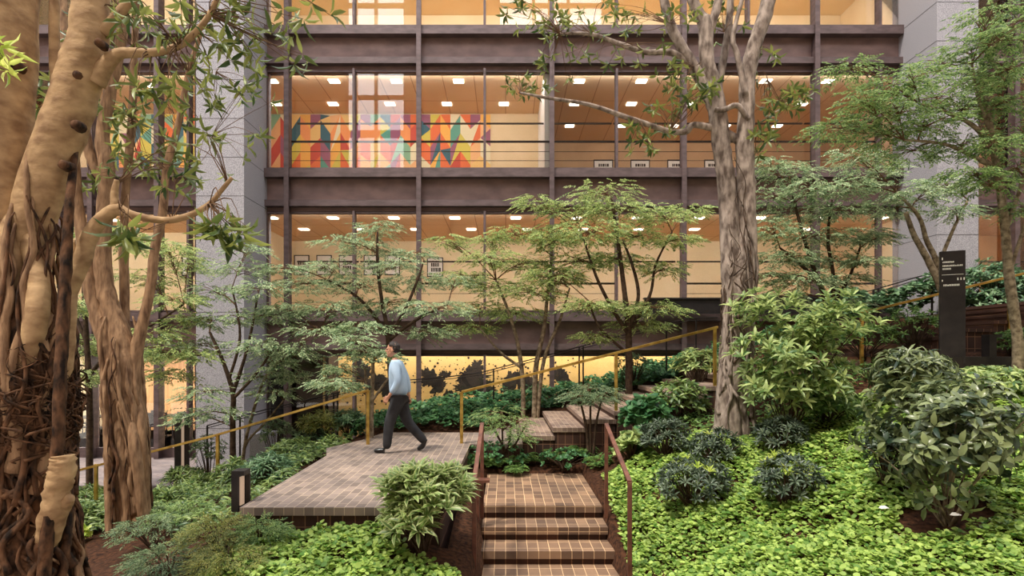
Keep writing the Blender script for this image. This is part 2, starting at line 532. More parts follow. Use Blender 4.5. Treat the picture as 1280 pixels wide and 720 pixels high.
def ground_at(px, py, near=3.0, far=15.5):
    """where the ground is seen at this pixel"""
    ds = np.arange(near, far, 0.05)
    x = (px - VX) / FPX * ds; z = EYE + (VY - py) / FPX * ds
    g = gz(x, ds)
    k = np.where(z <= g)[0]
    d = ds[k[0]] if len(k) else far
    return Vector(((px - VX) / FPX * d, d, float(gz((px - VX) / FPX * d, d))))

# ------------------------------------------------------------------ ground, terrace, stairs
TERR = [(-2.77, 6.0), (-0.68, 6.0), (-0.62, 10.1), (0.30, 10.1), (0.30, 13.0), (-.5, 11.6), (-2.44, 11.6), (-2.62, 10.7), (-3.02, 9.7), (-2.80, 9.0)]


def inside(poly, x, y):
    r = np.zeros(np.shape(x), bool)
    n = len(poly)
    for i in range(n):
        x1, y1 = poly[i]; x2, y2 = poly[(i + 1) % n]
        if y1 == y2: continue
        c = ((y1 > y) != (y2 > y)) & (x < (x2 - x1) * (y - y1) / (y2 - y1) + x1)
        r ^= c
    return r


XL, XR = -0.30, 1.27          # garden stair
def footprint(x, y):
    m = inside(TERR, x, y)
    m |= (x > XL) & (x < XR + .02) & (y < 9.6)
    m |= (x > .29) & (x < 6.5) & (y > 10.1) & (y < 13.0)
    m |= (x > 6.3) & (x < 12) & (y > 10.1) & (y < 13.0)
    return m


xs = np.arange(-15, 15.01, .12); ys = np.arange(2.0, 16.0, .12)
GX, GY = np.meshgrid(xs, ys)
GZ = gz(GX, GY)
GZ += np.array([[mnoise.noise((a * 2.2, b * 2.2, 0)) * .035 for a in xs] for b in ys])
GZ[footprint(GX, GY)] -= .55
pl_ = (GX < -3.4) & (GY > 12.7)
GZ[pl_] = np.minimum(GZ[pl_], -1.6)
nx, ny = len(xs), len(ys)
mb = MB()
mb.v = list(zip(GX.ravel(), GY.ravel(), GZ.ravel()))
mb.f = [(j * nx + i, j * nx + i + 1, (j + 1) * nx + i + 1, (j + 1) * nx + i) for j in range(ny - 1) for i in range(nx - 1)]
mb.mi = [0] * len(mb.f)
mb.struct('garden_soil', M['soil'], smooth=True)

mb = MB(); mb.prism(TERR, -.085, 0.0, 0)
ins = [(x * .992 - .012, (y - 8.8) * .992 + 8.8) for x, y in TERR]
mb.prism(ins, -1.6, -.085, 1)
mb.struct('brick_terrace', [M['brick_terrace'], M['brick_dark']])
# lower plaza
mb = MB(); mb.box(-16, -3.3, 12.6, 24, -1.5, -1.31)
mb.struct('lower_plaza', M['plaza'])

# garden stair coming up towards the terrace: a landing and six treads below it
mb = MB()
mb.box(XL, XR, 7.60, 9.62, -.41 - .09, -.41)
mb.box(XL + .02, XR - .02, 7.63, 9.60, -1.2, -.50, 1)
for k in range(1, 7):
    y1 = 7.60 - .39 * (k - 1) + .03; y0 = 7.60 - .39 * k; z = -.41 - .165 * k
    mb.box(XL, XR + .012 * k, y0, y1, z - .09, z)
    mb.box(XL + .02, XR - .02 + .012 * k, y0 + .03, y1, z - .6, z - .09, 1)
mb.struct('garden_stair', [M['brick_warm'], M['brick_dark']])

# broad stair rising to the right behind it
mb = MB()
for k in range(1, 11):
    x0 = .29 + .54 * (k - 1); z = .145 * k
    x1 = x0 + .57 if k < 10 else 6.4
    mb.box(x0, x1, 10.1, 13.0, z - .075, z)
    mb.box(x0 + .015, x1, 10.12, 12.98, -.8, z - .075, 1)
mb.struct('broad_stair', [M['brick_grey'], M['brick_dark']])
mb = MB()
for k in range(1, 9):
    x0 = 6.4 + .54 * (k - 1); z = 1.45 + .145 * k
    x1 = x0 + .57 if k < 8 else 14
    mb.box(x0, x1, 10.1, 13.0, z - .06, z)
    mb.box(x0 + .02, x1, 10.13, 12.98, 0, z - .06, 1)
mb.struct('upper_stair', [M['brick_dark'], M['brick_dark']])

# ------------------------------------------------------------------ the building
DF = 16.0
S = FPX / DF
fx = lambda px: (px - VX) / S
fz = lambda py: EYE + (VY - py) / S
HEADS = [1.55, 5.51, 9.44, 13.37]          # window heads, storey by storey
SILLS = [-1.31, 2.73, 6.69, 10.62]         # bottoms of the glass
WIN = [0]


def bay(x0, x1, mains, subs, storeys=(0, 1, 2, 3), ground_z=-1.31):
    edges = sorted([x0, x1] + mains + subs)
    for st in storeys:
        zs, zh = SILLS[st], HEADS[st]
        if st == 0: zs = ground_z
        # spandrel above the head: web, flanges and the sill of the storey above
        if st < 3:
            zn = SILLS[st + 1]
            mb = MB()
            mb.box(x0, x1, DF + .02, DF + .30, zh + .02, zn - .02, 1)
            mb.box(x0, x1, DF - .20, DF + .30, zn - .26, zn - .02, 0)      # sill flange
            mb.box(x0, x1, DF - .16, DF + .30, zh + .13, zh + .30, 0)      # head flange
            mb.box(x0, x1, DF + .05, DF + .30, zh, zh + .13, 2)  # dark strip that paints in the shade below the head flange
            mb.struct('spandrel', [M['steel'], M['spandrel'], M['darksteel']])
        for a, b in zip(edges[:-1], edges[1:]):
            WIN[0] += 1
            n = WIN[0]
            mb = MB()
            t = .025
            mb.box(a, a + t, DF - .02, DF + .10, zs, zh)
            mb.box(b - t, b, DF - .02, DF + .10, zs, zh)
            mb.box(a + t, b - t, DF - .02, DF + .10, zh - .05, zh)
            mb.box(a + t, b - t, DF - .02, DF + .10, zs, zs + .05 + (.0 if st else .22))
            o = mb.struct('window_%d' % n, M['steel'])
            g = MB(); g.box(a + t, b - t, DF + .03, DF + .04, zs + .05, zh - .05)
            g.build('pane', M['glass'], o)
            if st in (1, 2) and x0 > -8:
                wide = (b - a) > 1.0
                if wide:
                    r = MB()
                    left = min(abs(a - m) for m in mains + [x0]) < .05
                    if left or n % 2:
                        zz = zs + .80
                        r.box(a + t, b - t, DF + .06, DF + .10, zz - .025, zz + .025)
                        for q in (.27, .52): r.box(a + t, b - t, DF + .07, DF + .085, zs + q - .006, zs + q + .006)
                    r.box(a + t, b - t, DF + .5, DF + .54, zs + 1.46, zs + 1.50)
                    r.build('guard_rail', M['darksteel'], o)
    for m in mains:
        mb = MB()
        mb.box(m - .03, m + .03, DF - .24, DF + .02, ground_z, 15)
        mb.box(m - .065, m + .065, DF - .26, DF - .235, ground_z, 15)
        mb.struct('mullion', M['steel'])
    for m in subs:
        for st in storeys:
            mb = MB(); mb.box(m - .032, m + .032, DF - .14, DF + .02, (ground_z if st == 0 else SILLS[st]), HEADS[st])
            mb.struct('mullion', M['steel'])


MX0, MX1 = fx(333.5), fx(1128)
mains = [fx(v) for v in (362, 525, 689, 852, 1016)]
subs = [fx(v) for v in (443.5, 606, 770, 933.5, 1097)]
bay(MX0, MX1, mains, subs)
LX0, LX1 = fx(-60), fx(245)
bay(LX0, LX1, [fx(v) for v in (38, 120, 202)], [fx(-4), fx(79), fx(238)])
RX0, RX1 = fx(1190), fx(1400)
bay(RX0, RX1, [fx(1262)], [fx(1330)], storeys=(1, 2, 3))


# granite piers
def pier(px0, px1):
    df = FPX / 49.3
    x0 = (px0 - VX) / 49.3; x1 = (px1 - VX) / 49.3
    mb = MB()
    mb.box(x0, x1, df, 16.28, -1.4, 16, 0)
    z = -1.0 + .1
    k = 0
    ztop = EYE + (VY - 2.5) / 49.3
    zz = ztop
    while zz > -1.2:
        mb.box(x0 - .003, x1 + .003, df - .003, 16.25, zz - .006, zz + .006, 1)
        zz -= .983
    zz = ztop + .983
    while zz < 15.5:
        mb.box(x0 - .003, x1 + .003, df - .003, 16.25, zz - .006, zz + .006, 1); zz += .983
    mb.struct('granite_pier', [M['granite'], M['joint']])


pier(245, 305)
pier(1171, 1223)


# the street side of the atrium, behind the camera: a tall wall with glazed openings
mb = MB()
op = [(-11.4, -7.2, 13.8, 30.0), (-.5, 7.0, 24.2, 30.0)]
xsx = sorted({-70, 70, *[v for o_ in op for v in o_[:2]]}); zsz = sorted({-2.0, 31.0, *[v for o_ in op for v in o_[2:]]})
for xa, xb in zip(xsx[:-1], xsx[1:]):
    for za, zb_ in zip(zsz[:-1], zsz[1:]):
        cxm, czm = (xa + xb) / 2, (za + zb_) / 2
        if any(o_[0] < cxm < o_[1] and o_[2] < czm < o_[3] for o_ in op): continue
        mb.box(xa, xb, -9.6, -9.0, za, zb_)
mb.struct('wall_street', noisy('street_wall', srgb(186, 160, 134), srgb(160, 134, 110), .6, .8))
mb = MB()
for o_ in op:
    n_ = max(2, int((o_[1] - o_[0]) / 1.9))
    for i in range(n_ + 1):
        x_ = o_[0] + (o_[1] - o_[0]) * i / n_; mb.box(x_ - .09, x_ + .09, -9.5, -9.1, o_[2], o_[3])
    for z_ in (o_[2] + .2, 17.4, 19.9, 24.0, 26.5):
        if z_ > o_[2]: mb.box(o_[0], o_[1], -9.5, -9.15, z_ - (.35 if z_ in (17.4, 24.0) else .1), z_ + .1)
mb.struct('street_glazing_bars', M['steel'])

# rooms behind the glass
def room(x0, x1, zf, zc, d, wall, ceil=None, side=None, floor=None):
    m = MB(); m.box(x0, x1, DF + .30, d, zc, zc + .08); m.struct('ceiling', ceil or M['ceiling'])
    m = MB(); m.box(x0, x1, d, d + .1, zf, zc + .08); m.struct('wall_back', wall)
    m = MB(); m.box(x0 - .1, x0, DF + .30, d, zf, zc); m.struct('wall_left', side or wall)
    m = MB(); m.box(x1, x1 + .1, DF + .30, d, zf, zc); m.struct('wall_right', side or wall)
    m = MB(); m.box(x0, x1, DF + .30, d, zf - .08, zf); m.struct('floor', floor or M['floor_in'])


XM = fx(682)
# ground storey
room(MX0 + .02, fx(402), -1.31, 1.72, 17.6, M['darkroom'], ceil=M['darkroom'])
room(fx(404), MX1, -1.31, 1.95, 17.3, M['mural_ground'], ceil=M['wall_cream'])
room(LX0, LX1, -1.31, 1.80, 23.0, M['wall_cream'])
# second storey
room(MX0 - 1.2, MX1 + .9, 2.66, 5.66, 21.0, M['wall_cream'])
room(LX0, LX1, 2.66, 5.66, 19.5, M['wall_cream'])
room(RX0 + 1.0, RX1, 2.66, 5.66, 20, M['wall_brown'])
# third storey: the mural room and the deeper room
room(MX0 - 1.2, XM, 6.62, 9.60, 19.3, M['wall_tan'])
room(XM + .12, MX1 + .9, 6.62, 9.60, 21.8, M['wall_brown'])
room(LX0, LX1, 6.62, 9.60, 19.3, M['wall_tan'])
room(RX0 + 1.0, RX1, 6.62, 9.60, 20, M['wall_brown'])
# fourth storey
room(MX0 - 1.2, MX1 + .9, 10.55, 13.6, 20.5, M['wall_cream'], ceil=M['wall_cream'])
room(LX0, LX1, 10.55, 13.6, 19.5, M['wall_cream'], ceil=M['wall_cream'])
room(RX0 + 1.0, RX1, 10.55, 13.6, 20, M['wall_cream'])
m = MB(); m.box(XM - .02, XM + .12, DF + .12, 21.8, 6.62, 9.6); m.struct('wall_partition', M['white'])


def wash(x0, x1, z, y, energy, size=.35, tilt=35, col=(1, .98, .95)):
    """an unseen area light added to brighten a room, set close to its ceiling"""
    l = bpy.data.lights.new('room_fill_light', 'AREA')
    l.shape = 'RECTANGLE'; l.size = x1 - x0; l.size_y = size
    l.energy = energy; l.color = col
    o = bpy.data.objects.new('room_fill_light', l)
    o.location = ((x0 + x1) / 2, y, z)
    o.rotation_euler = (math.radians(tilt), 0, 0)
    COL.objects.link(o)


K = 0.70
wash(fx(404), MX1, 1.90, 16.62, 230 * K, .22, 20)
wash(LX0, LX1, 1.74, 16.7, 520 * K, tilt=25)
wash(LX0, LX1, 1.74, 19.8, 500 * K, tilt=-8)
wash(MX0 + .2, MX1 - .2, 5.62, 16.62, 640 * K)
wash(LX0, LX1, 5.62, 16.62, 240 * K)
wash(RX0 + 1.2, RX1, 5.62, 16.62, 120 * K, col=(1, .74, .48))
wash(MX0 + .2, XM - .2, 9.56, 16.55, 250 * K, .25)
wash(XM + .3, MX1 - .2, 9.56, 16.55, 330 * K, .25)
wash(LX0, LX1, 9.56, 16.55, 240 * K, .25)
wash(RX0 + 1.2, RX1, 9.56, 16.55, 120 * K, .25, col=(1, .74, .48))
wash(MX0 + .2, MX1 - .2, 13.55, 16.5, 900 * K, .2)
wash(LX0, LX1, 13.55, 16.5, 300 * K, .2)


def light_row(xa, xb, y, z, label, group, w=.30, dd=.22, step=1.83):
    x = xa
    me = None
    while x <= xb:
        if me is None:
            m = MB(); m.box(-w / 2, w / 2, -dd / 2, dd / 2, -.03, -.005)
            o = m.build('ceiling_light', M['lamp']); me = o.data
        else:
            o = bpy.data.objects.new('ceiling_light', me); COL.objects.link(o)
        o.location = (x, y, z)
        prop(o, label, 'ceiling light', group)
        x += step


for zc, nm, rows in ((9.60, 'third', ((16.95, 340, 640, 'front', 'left'), (18.5, 345, 640, 'rear', 'left'), (16.95, 724, 1110, 'front', 'right'), (18.5, 718, 1060, 'middle', 'right'), (20.3, 712, 1000, 'rear', 'right'))),
                     (5.66, 'second', ((17.3, 340, 1110, 'front', 'whole'), (18.9, 380, 1060, 'rear', 'whole')))):
    for y, pa, pb, which, half in rows:
        s_ = FPX / y
        light_row((pa - VX) / s_, (pb - VX) / s_, y, zc, 'square light, %s row, %s storey ceiling, %s' % (
            which, nm, {'left': 'by coloured mural', 'right': 'right of mural', 'whole': 'behind the maples'}[half]),
            '%s row of lights in the %s storey, %s part' % (which, nm, half))
light_row(-12.0, -8.6, 17.6, 5.66, 'square ceiling light in second storey left of the left granite pier', 'second storey lights left of the pier')
light_row(-12.4, -8.6, 17.2, 9.60, 'square ceiling light in third storey left of the left granite pier', 'third storey lights left of the pier')
light_row((955 - VX) / 42, 11, 17.4, 13.6, 'round-edged ceiling light high in the fourth storey at right', 'fourth storey ceiling lights at right')
# warm slot of light above the wall painting
mb = MB(); mb.box(fx(404), MX1 - .1, DF + .34, DF + .36, 1.50, 1.56)
prop(mb.build('light_strip', M['lamp_strip']), 'thin warm strip of light along the top of the splashed mural wall', 'light strip')


# coloured mural of slanting lozenges
def lozenges(name, label, x0, x1, z0, z1, y, seed):
    rg = random.Random(seed)
    pal = [srgb(*c) for c in ((224, 112, 66), (238, 176, 84), (54, 98, 112), (92, 156, 138), (150, 92, 116), (232, 190, 120), (196, 78, 62), (134, 176, 144), (226, 214, 176), (206, 190, 84), (236, 152, 92), (232, 178, 126))]
    ms = [mat('mural_paint_%d' % i, c, .8) for i, c in enumerate(pal)]
    mb = MB()
    wd = .33; n = int((x1 - x0) / wd); wd = (x1 - x0) / n
    off = [(.45 if i % 2 else 0) + rg.uniform(-.12, .12) for i in range(n + 1)]
    H = .60
    last = -1
    for i in range(n):
        for j in range(-2, 5):
            za0 = z0 + off[i] + j * H; zb0 = z0 + off[i + 1] + j * H
            za1, zb1 = za0 + H, zb0 + H
            # half cells give triangles
            c = rg.randrange(len(pal))
            while c == last: c = rg.randrange(len(pal))
            last = c
            cl = lambda v: max(z0, min(z1, v))
            xa, xb = x0 + i * wd, x0 + (i + 1) * wd
            if cl(za0) == cl(za1) and cl(zb0) == cl(zb1): continue
            if rg.random() < .35:
                c2 = rg.randrange(len(pal))
                mb.add([(xa, y, cl(za0)), (xb, y, cl(zb0)), (xb, y, cl(zb1))], [(0, 1, 2)], c)
                mb.add([(xa, y, cl(za0)), (xb, y, cl(zb1)), (xa, y, cl(za1))], [(0, 1, 2)], c2)
            else:
                mb.add([(xa, y, cl(za0)), (xb, y, cl(zb0)), (xb, y, cl(zb1)), (xa, y, cl(za1))], [(0, 1, 2, 3)], c)
    mb.box(x0, x1, y + .004, y + .03, z0, z1, 8)
    prop(mb.build(name, ms), label, 'mural')


lozenges('wall_mural', 'mural of orange, teal and purple slanting lozenges behind third storey glass, right of left pier', (338 - VX) / 37.4, (613 - VX) / 37.4, 6.63, 9.56, 19.25, 3)
lozenges('wall_mural', 'part of lozenge mural seen through the tree branches left of the left pier', -14, (243 - VX) / 37.4, 6.63, 9.56, 19.25, 8)

# the dark splashed wall painting of the ground storey (a thin panel with blots in relief)
mb = MB()
MY = 17.27
sm = FPX / MY


NB = [0]
def blot(cx, cy, rx, ry, n=64, seed=0, k=.35):
    rg = random.Random(seed)
    c = P(cx, cy, MY); a0 = rg.uniform(0, 9); NB[0] += 1; yy = MY - .010 - NB[0] * .00004
    pts = [c]
    for i in range(n):
        a = 2 * PI * i / n
        r = 1 + k * mnoise.noise((math.cos(a) * 2 + a0, math.sin(a) * 2, a0)) * 1.6 + k * mnoise.noise((math.cos(a) * 7 + a0, math.sin(a) * 7, a0)) * 1.1 + rg.uniform(-.14, .14) * (n > 30)
        pts.append(c + Vector((math.cos(a) * rx / sm * r, 0, math.sin(a) * ry / sm * r)))
    mb.add([(p.x, yy, p.z) for p in pts], [(0, 1 + (i + 1) % n, 1 + i) for i in range(n)])


for i, (cx, cy, rx, ry) in enumerate([(452, 468, 10, 14), (470, 478, 14, 10), (486, 486, 8, 16), (448, 455, 7, 6), (540, 474, 17, 10), (548, 484, 9, 10), (532, 466, 9, 5), (556, 468, 8, 4), (592, 472, 20, 13), (596, 458, 8, 9),
                                      (582, 484, 14, 9), (604, 485, 14, 10), (572, 500, 6, 10), (597, 500, 8, 12), (636, 485, 9, 13), (650, 475, 10, 12), (662, 480, 12, 9), (678, 490, 5, 7), (640, 472, 9, 8), (700, 468, 9, 10), (706, 478, 6, 10), (560, 493, 6, 6), (812, 456, 3, 5), (420, 470, 5, 8)]):
    blot(cx, cy, rx, ry, seed=i)
rg = random.Random(5)
for i in range(560):
    cx = rg.uniform(408, 720)
    cy = rg.gauss(478, 22)
    if not (447 < cy < 535): continue
    r = rg.choice((.5, .6, .8, 1.0, 1.5))
    blot(cx, cy, r, r * rg.uniform(.7, 1.2), 6, i, .2)
mb.box((404 - VX) / sm, (880 - VX) / sm, MY - .008, MY + .02, -1.25, 1.5, 1)
prop(mb.build('wall_mural', [M['black'], M['mural_ground']]), 'ochre wall painting with black splashes and specks behind ground storey glass', 'mural')


def frame(px0, px1, py0, py1, d, label, bars=2, group=None):
    a = P(px0, py1, d); b = P(px1, py0, d)
    t = thing('picture_frame', label, 'picture', (a.x, d, a.z), group)
    w_ = b.x - a.x; h_ = b.z - a.z
    m = MB(); k = .03
    m.box(a.x, a.x + k, d - .05, d, a.z, b.z); m.box(b.x - k, b.x, d - .05, d, a.z, b.z)
    m.box(a.x + k, b.x - k, d - .05, d, a.z, a.z + k); m.box(a.x + k, b.x - k, d - .05, d, b.z - k, b.z)
    fr_ = m.build('frame', M['darksteel'], t)
    m = MB(); m.box(a.x + k, b.x - k, d - .03, d - .005, a.z + k, b.z - k); m.build('print_sheet', M['white'], fr_)
    m = MB()
    rg = random.Random(int(px0))
    for j in range(bars):
        z1 = b.z - h_ * (.28 + .26 * j); x = a.x + w_ * .25
        while x < b.x - w_ * .25:
            ww = w_ * rg.uniform(.05, .11)
            m.box(x, x + ww, d - .034, d - .030, z1 - h_ * .2, z1); x += ww + w_ * .03
    if bars: m.build('print_mark', M['black'], fr_)


D2 = 21.0
for i, (a, b, c, e, lb) in enumerate([
    (340, 357, 319, 345, 'framed print with dark marks at left end of second storey wall beside the pier'),
    (368, 387, 319, 344, 'framed print with bold dark marks, second from the left pier'),
    (396, 415, 319, 344, 'framed print with dark marks, third from the left pier'),
    (424, 444, 319, 344, 'pale framed print half hidden by maple leaves, fourth from the left pier'),
    (455, 474, 319, 344, 'framed print behind the crown of the central maple, left one'),
    (481, 500, 319, 344, 'framed print behind the crown of the central maple, right one'),
    (534, 554, 322, 346, 'small dark framed print just right of the wide mullion, second storey')]):
    frame(a, b, c, e, D2, lb)
frame(228, 243, 318, 345, 19.5, 'framed print seen left of the left granite pier, second storey')
for i, (a, b, lb) in enumerate([(742, 766, 'first framed picture low on third storey wall, right of tall white jamb'), (788, 812, 'second framed picture low on third storey wall'),
                                (834, 858, 'third framed picture low on third storey wall, left of the tall tree'), (880, 900, 'framed picture low on third storey wall behind the tall tree trunk')]):
    frame(a, b, 200, 218, 21.8, lb, bars=1)
frame(104, 117, 480, 494, 23.0, 'small framed print on ground storey lobby wall between the two left trees', 1)
frame(89, 99, 480, 494, 23.0, 'small framed print on lobby wall beside the rooted trunk', 1)

# timber wall and furniture in the lobby
mb = MB(); mb.box((160 - VX) / 34, (243 - VX) / 34, 21.6, 21.7, -1.31, 1.8); mb.struct('wall_timber', M['wood'])


def chair_at(x, y, rz, label, first=[None]):
    if first[0] is None:
        t = thing('lobby_chair', label, 'chair', (0, 0, 0), 'dark chairs in the lobby')
        m = MB(); m.box(-.22, .22, -.22, .22, .43, .47); m.build('seat', M['darksteel'], t, bevel=.01)
        m = MB(); m.box(-.21, .21, .19, .23, .47, .88); m.build('backrest', M['darksteel'], t, bevel=.01)
        for i in (-1, 1):
            for j in (-1, 1):
                m = MB(); m.bar((i * .2, j * .2, .43), (i * .24, j * .24, 0), .025, .025); m.build('leg', M['darksteel'], t)
        first[0] = t
    else:
        s_ = first[0]; t = s_.copy(); COL.objects.link(t)
        for c in list(s_.children):
            d = c.copy(); COL.objects.link(d); d.parent = t
        t['label'] = label
    t.location = (x, y, -1.31); t.rotation_euler = (0, 0, rz)


for px, d, rz, lb in [(100, 19.0, 1.2, 'dark lobby chair nearest the rooted trunk'), (112, 20.2, -1.4, 'dark lobby chair behind the table left of lean tree'), (128, 19.0, 2.6, 'dark lobby chair just left of leaning tree trunk'),
                      (186, 19.3, .6, 'dark lobby chair just right of the leaning tree trunk'), (193, 20.6, -2.2, 'dark lobby chair in front of the timber wall'), (212, 19.5, 1.6, 'dark lobby chair left of the tall post light'), (234, 20.0, 3.0, 'dark lobby chair between post light and granite pier')]:
    chair_at((px - VX) / FPX * d, d, rz, lb)
for px, d, lb in [(114, 19.6, 'round dark lobby table between rooted trunk and leaning tree'), (205, 20.0, 'round dark lobby table right of the leaning tree')]:
    x = (px - VX) / FPX * d
    t = thing('lobby_table', lb, 'table', (x, d, -1.31))
    m = MB(); m.tube([(x, d, -.60), (x, d, -.57)], .45, 20, sub=1); m.build('table_top', M['darksteel'], t)
    m = MB(); m.tube([(x, d, -1.28), (x, d, -.60)], .04, 10, sub=1); m.build('pedestal', M['darksteel'], t)
    m = MB(); m.tube([(x, d, -1.31), (x, d, -1.28)], .25, 16, sub=1); m.build('base', M['darksteel'], t)

mb = MB(); a = P(312, 557, 12.9); b = P(334, 543, 12.9); mb.box(a.x, b.x, 12.9, 13.5, -1.4, b.z); mb.struct('granite_plinth', M['granite'])
# door in the second storey at right, planter bench before the second storey glass
mb = MB()
a = P(1095, 392, 20.9); b = P(1106, 330, 20.9)
mb.box(a.x, b.x + .25, 20.9, 20.98, 2.66, b.z); mb.struct('door_1', M['wood'])

# ------------------------------------------------------------------ railings, sign, posts
def rail_thing(name, label, material, rail_pts, posts, wy=.05, wz=.04, pw=.045, cat='handrail', second=None):
    t = thing(name, label, cat, rail_pts[0])
    m = MB()
    for a, b in zip(rail_pts[:-1], rail_pts[1:]): m.bar(a, b, wy, wz)
    if second:
        for a, b in zip(rail_pts[:-1], rail_pts[1:]):
            m.bar(Vector(a) - Vector((0, 0, second)), Vector(b) - Vector((0, 0, second)), wy, wz * .7)
    m.build('rail', material, t, bevel=.004)
    for (x, y, zt, zb) in posts:
        m = MB(); m.bar((x, y, zt), (x, y, zb), pw, pw * .8)
        m.build('post', material, t, bevel=.004)
    return t


Y1 = 10.1
g = lambda x, y: float(gz(x, y))
a = P(460, 488, Y1); b = P(270, 544, Y1); c = P(78, 593, Y1)
rail_thing('brass_handrail', 'brass handrail descending left from the terrace past the leaning tree', M['brass'], [a, b, c],
           [(a.x, Y1, a.z, -.02), (b.x + .03, Y1, b.z, -1.0), (P(120, 0, Y1).x, Y1, P(0, 580, Y1).z, -1.4)], .06, .04, .055)
a = P(577, 490, Y1 + .12); b = P(897, 409, Y1 + .12)
X2 = P(770, 0, Y1 + .12).x
rail_thing('brass_handrail', 'long brass handrail climbing right from the terrace along the broad brick stair', M['brass'], [a, b],
           [(a.x, Y1 + .12, a.z, -.02), (X2, Y1 + .12, P(0, 442, Y1 + .12).z, .5), (b.x - .05, Y1 + .12, b.z, .9)], .06, .045, .055)
a = P(1077, 391, Y1); b = P(1262, 346, Y1); c = P(1300, 337, Y1)
rail_thing('brass_handrail', 'brass handrail at upper right passing behind the dark sign pylon', M['brass'], [a, b, c],
           [(a.x, Y1, a.z, 1.3), (b.x, Y1, b.z, 1.9)], .06, .04, .055)
# garden stair rails
a = Vector((-.30, 7.35, .71)); b = Vector((-.335, 6.15, .235))
rail_thing('steel_handrail', 'short brown steel handrail on the left of the garden stair', M['brownsteel'], [a, b],
           [(a.x, a.y, a.z, -.5), (b.x, b.y, b.z, -1.15)], .05, .03, .045)
a = Vector((1.285, 7.35, .70)); b = Vector((1.325, 6.15, .235))
rail_thing('steel_handrail', 'short brown steel handrail on the right of the garden stair by bright ground cover', M['brownsteel'], [a, b],
           [(a.x, a.y, a.z, -.5), (b.x, b.y, b.z, -1.15)], .05, .03, .045)
mb = MB(); mb.box(-.42, -.33, 7.15, 7.27, -.6, .02); mb.box(-.44, -.20, 7.13, 7.29, .0, .03)
prop(mb.build('steel_post', M['brownsteel']), 'squat dark brown post with flat cap beside the left stair handrail', 'post')
# dark railings near the facade
yb = 13.2
a = P(259, 532, 12.9); b = P(332, 512, 12.9); c = P(475, 478, 13.1)
rail_thing('dark_railing', 'thin dark double railing rising before the left granite pier and dark doorway', M['darksteel'], [a, b, c],
           [(a.x, a.y, a.z, -1.31), (P(300, 0, 12.9).x, 12.9, P(0, 521, 12.9).z, -1.2), (P(417, 0, 13).x, 13, P(0, 492, 13).z, -.3), (P(422, 0, 13).x, 13, P(0, 491, 13).z, -.3)], .035, .025, .035, second=.055)
a = P(476, 478, 13.5); b = P(560, 471, 13.5); c = P(600, 466, 13.5); d = P(860, 398, 13.5); e = P(897, 397, 13.5)
rail_thing('dark_railing', 'thin dark double railing climbing in front of the splashed wall painting', M['darksteel'], [a, b, c, d, e],
           [(P(px, 0, 13.5).x, 13.5, P(0, py, 13.5).z, P(0, pb, 13.5).z) for px, py, pb in ((617, 461, 520), (724, 434, 505), (729, 433, 505), (833, 406, 470), (870, 398, 460))], .035, .025, .035, second=.055)
a = P(980, 372, 13.5); b = P(1086, 364, 13.5); c = P(1182, 336, 13.5)
rail_thing('dark_railing', 'dark double railing in front of the right granite pier left of the sign', M['darksteel'], [a, b, c],
           [(P(px, 0, 13.5).x, 13.5, P(0, py, 13.5).z, P(0, 418, 13.5).z) for px, py in ((1030, 368), (1092, 362), (1098, 361), (1165, 341))], .035, .025, .04, second=.07)
# dark planter panel under the second storey windows at right
mb = MB()
for xa_, xb_, yt_ in ((806, 905, 374), (955, 1118, 372)):
    a = P(xa_, 392, 15.5); b = P(xb_, yt_, 15.5)
    mb.box(a.x, b.x, 15.5, 15.6, a.z, b.z); mb.box(a.x - .02, b.x + .02, 15.46, 15.64, b.z, b.z + .04)
mb.struct('parapet', M['darksteel'])

# sign pylon on its dark kerb
YS = 9.3
a = P(1178, 447, YS); b = P(1202, 447, YS)
t = thing('sign_pylon', 'tall dark steel sign pylon with small white lines of text by the upper stair', 'sign', ((a.x + b.x) / 2, YS, a.z))
cx = (a.x + b.x) / 2; zb = a.z - .1; zt = P(0, 314, YS).z
ang = math.radians(28); ca, sa = math.cos(ang), math.sin(ang)
def rot(u, v): return (cx + u * ca + v * sa, YS - u * sa + v * ca)
hw = .168
mb = MB(); q = [rot(-hw, -.04), rot(hw, -.04), rot(hw, .04), rot(-hw, .04)]
mb.prism(q, zb, zt); slab = mb.build('slab', M['darksteel'], t, bevel=.004)
mb = MB()
def strip(u0, u1, z0, z1):
    p = [rot(u0, -.043), rot(u1, -.043)]
    mb.add([(p[0][0], p[0][1], z0), (p[1][0], p[1][1], z0), (p[1][0], p[1][1], z1), (p[0][0], p[0][1], z1)], [(0, 1, 2, 3)])
z0 = zt
rg = random.Random(2)
def word_row(u0, u1, z, h=.026):
    u = u0
    while u < u1 - .008:
        ww = min(rg.choice((.010, .013, .016)), u1 - u); strip(u, u + ww, z, z + h * rg.choice((.8, 1, 1))); u += ww + .005
word_row(-.13, .02, z0 - .19); word_row(-.13, .13, z0 - .25); word_row(-.13, -.01, z0 - .30)
strip(-.14, .14, z0 - .385, z0 - .378)
strip(-.14, -.125, z0 - .14, z0 - .10); strip(-.14, -.125, z0 - .49, z0 - .46)
for u in (.06, .10, .14): strip(u, u + .016, z0 - .475, z0 - .435)
word_row(-.12, .10, z0 - .565, .03)
mb.build('lettering', M['white'], slab)
mb = MB(); a = P(1148, 459, 9.2); b = P(1330, 446, 9.2)
mb.box(a.x, b.x, 9.2, 9.55, a.z - .5, b.z)
mb.struct('steel_kerb', M['darksteel'])


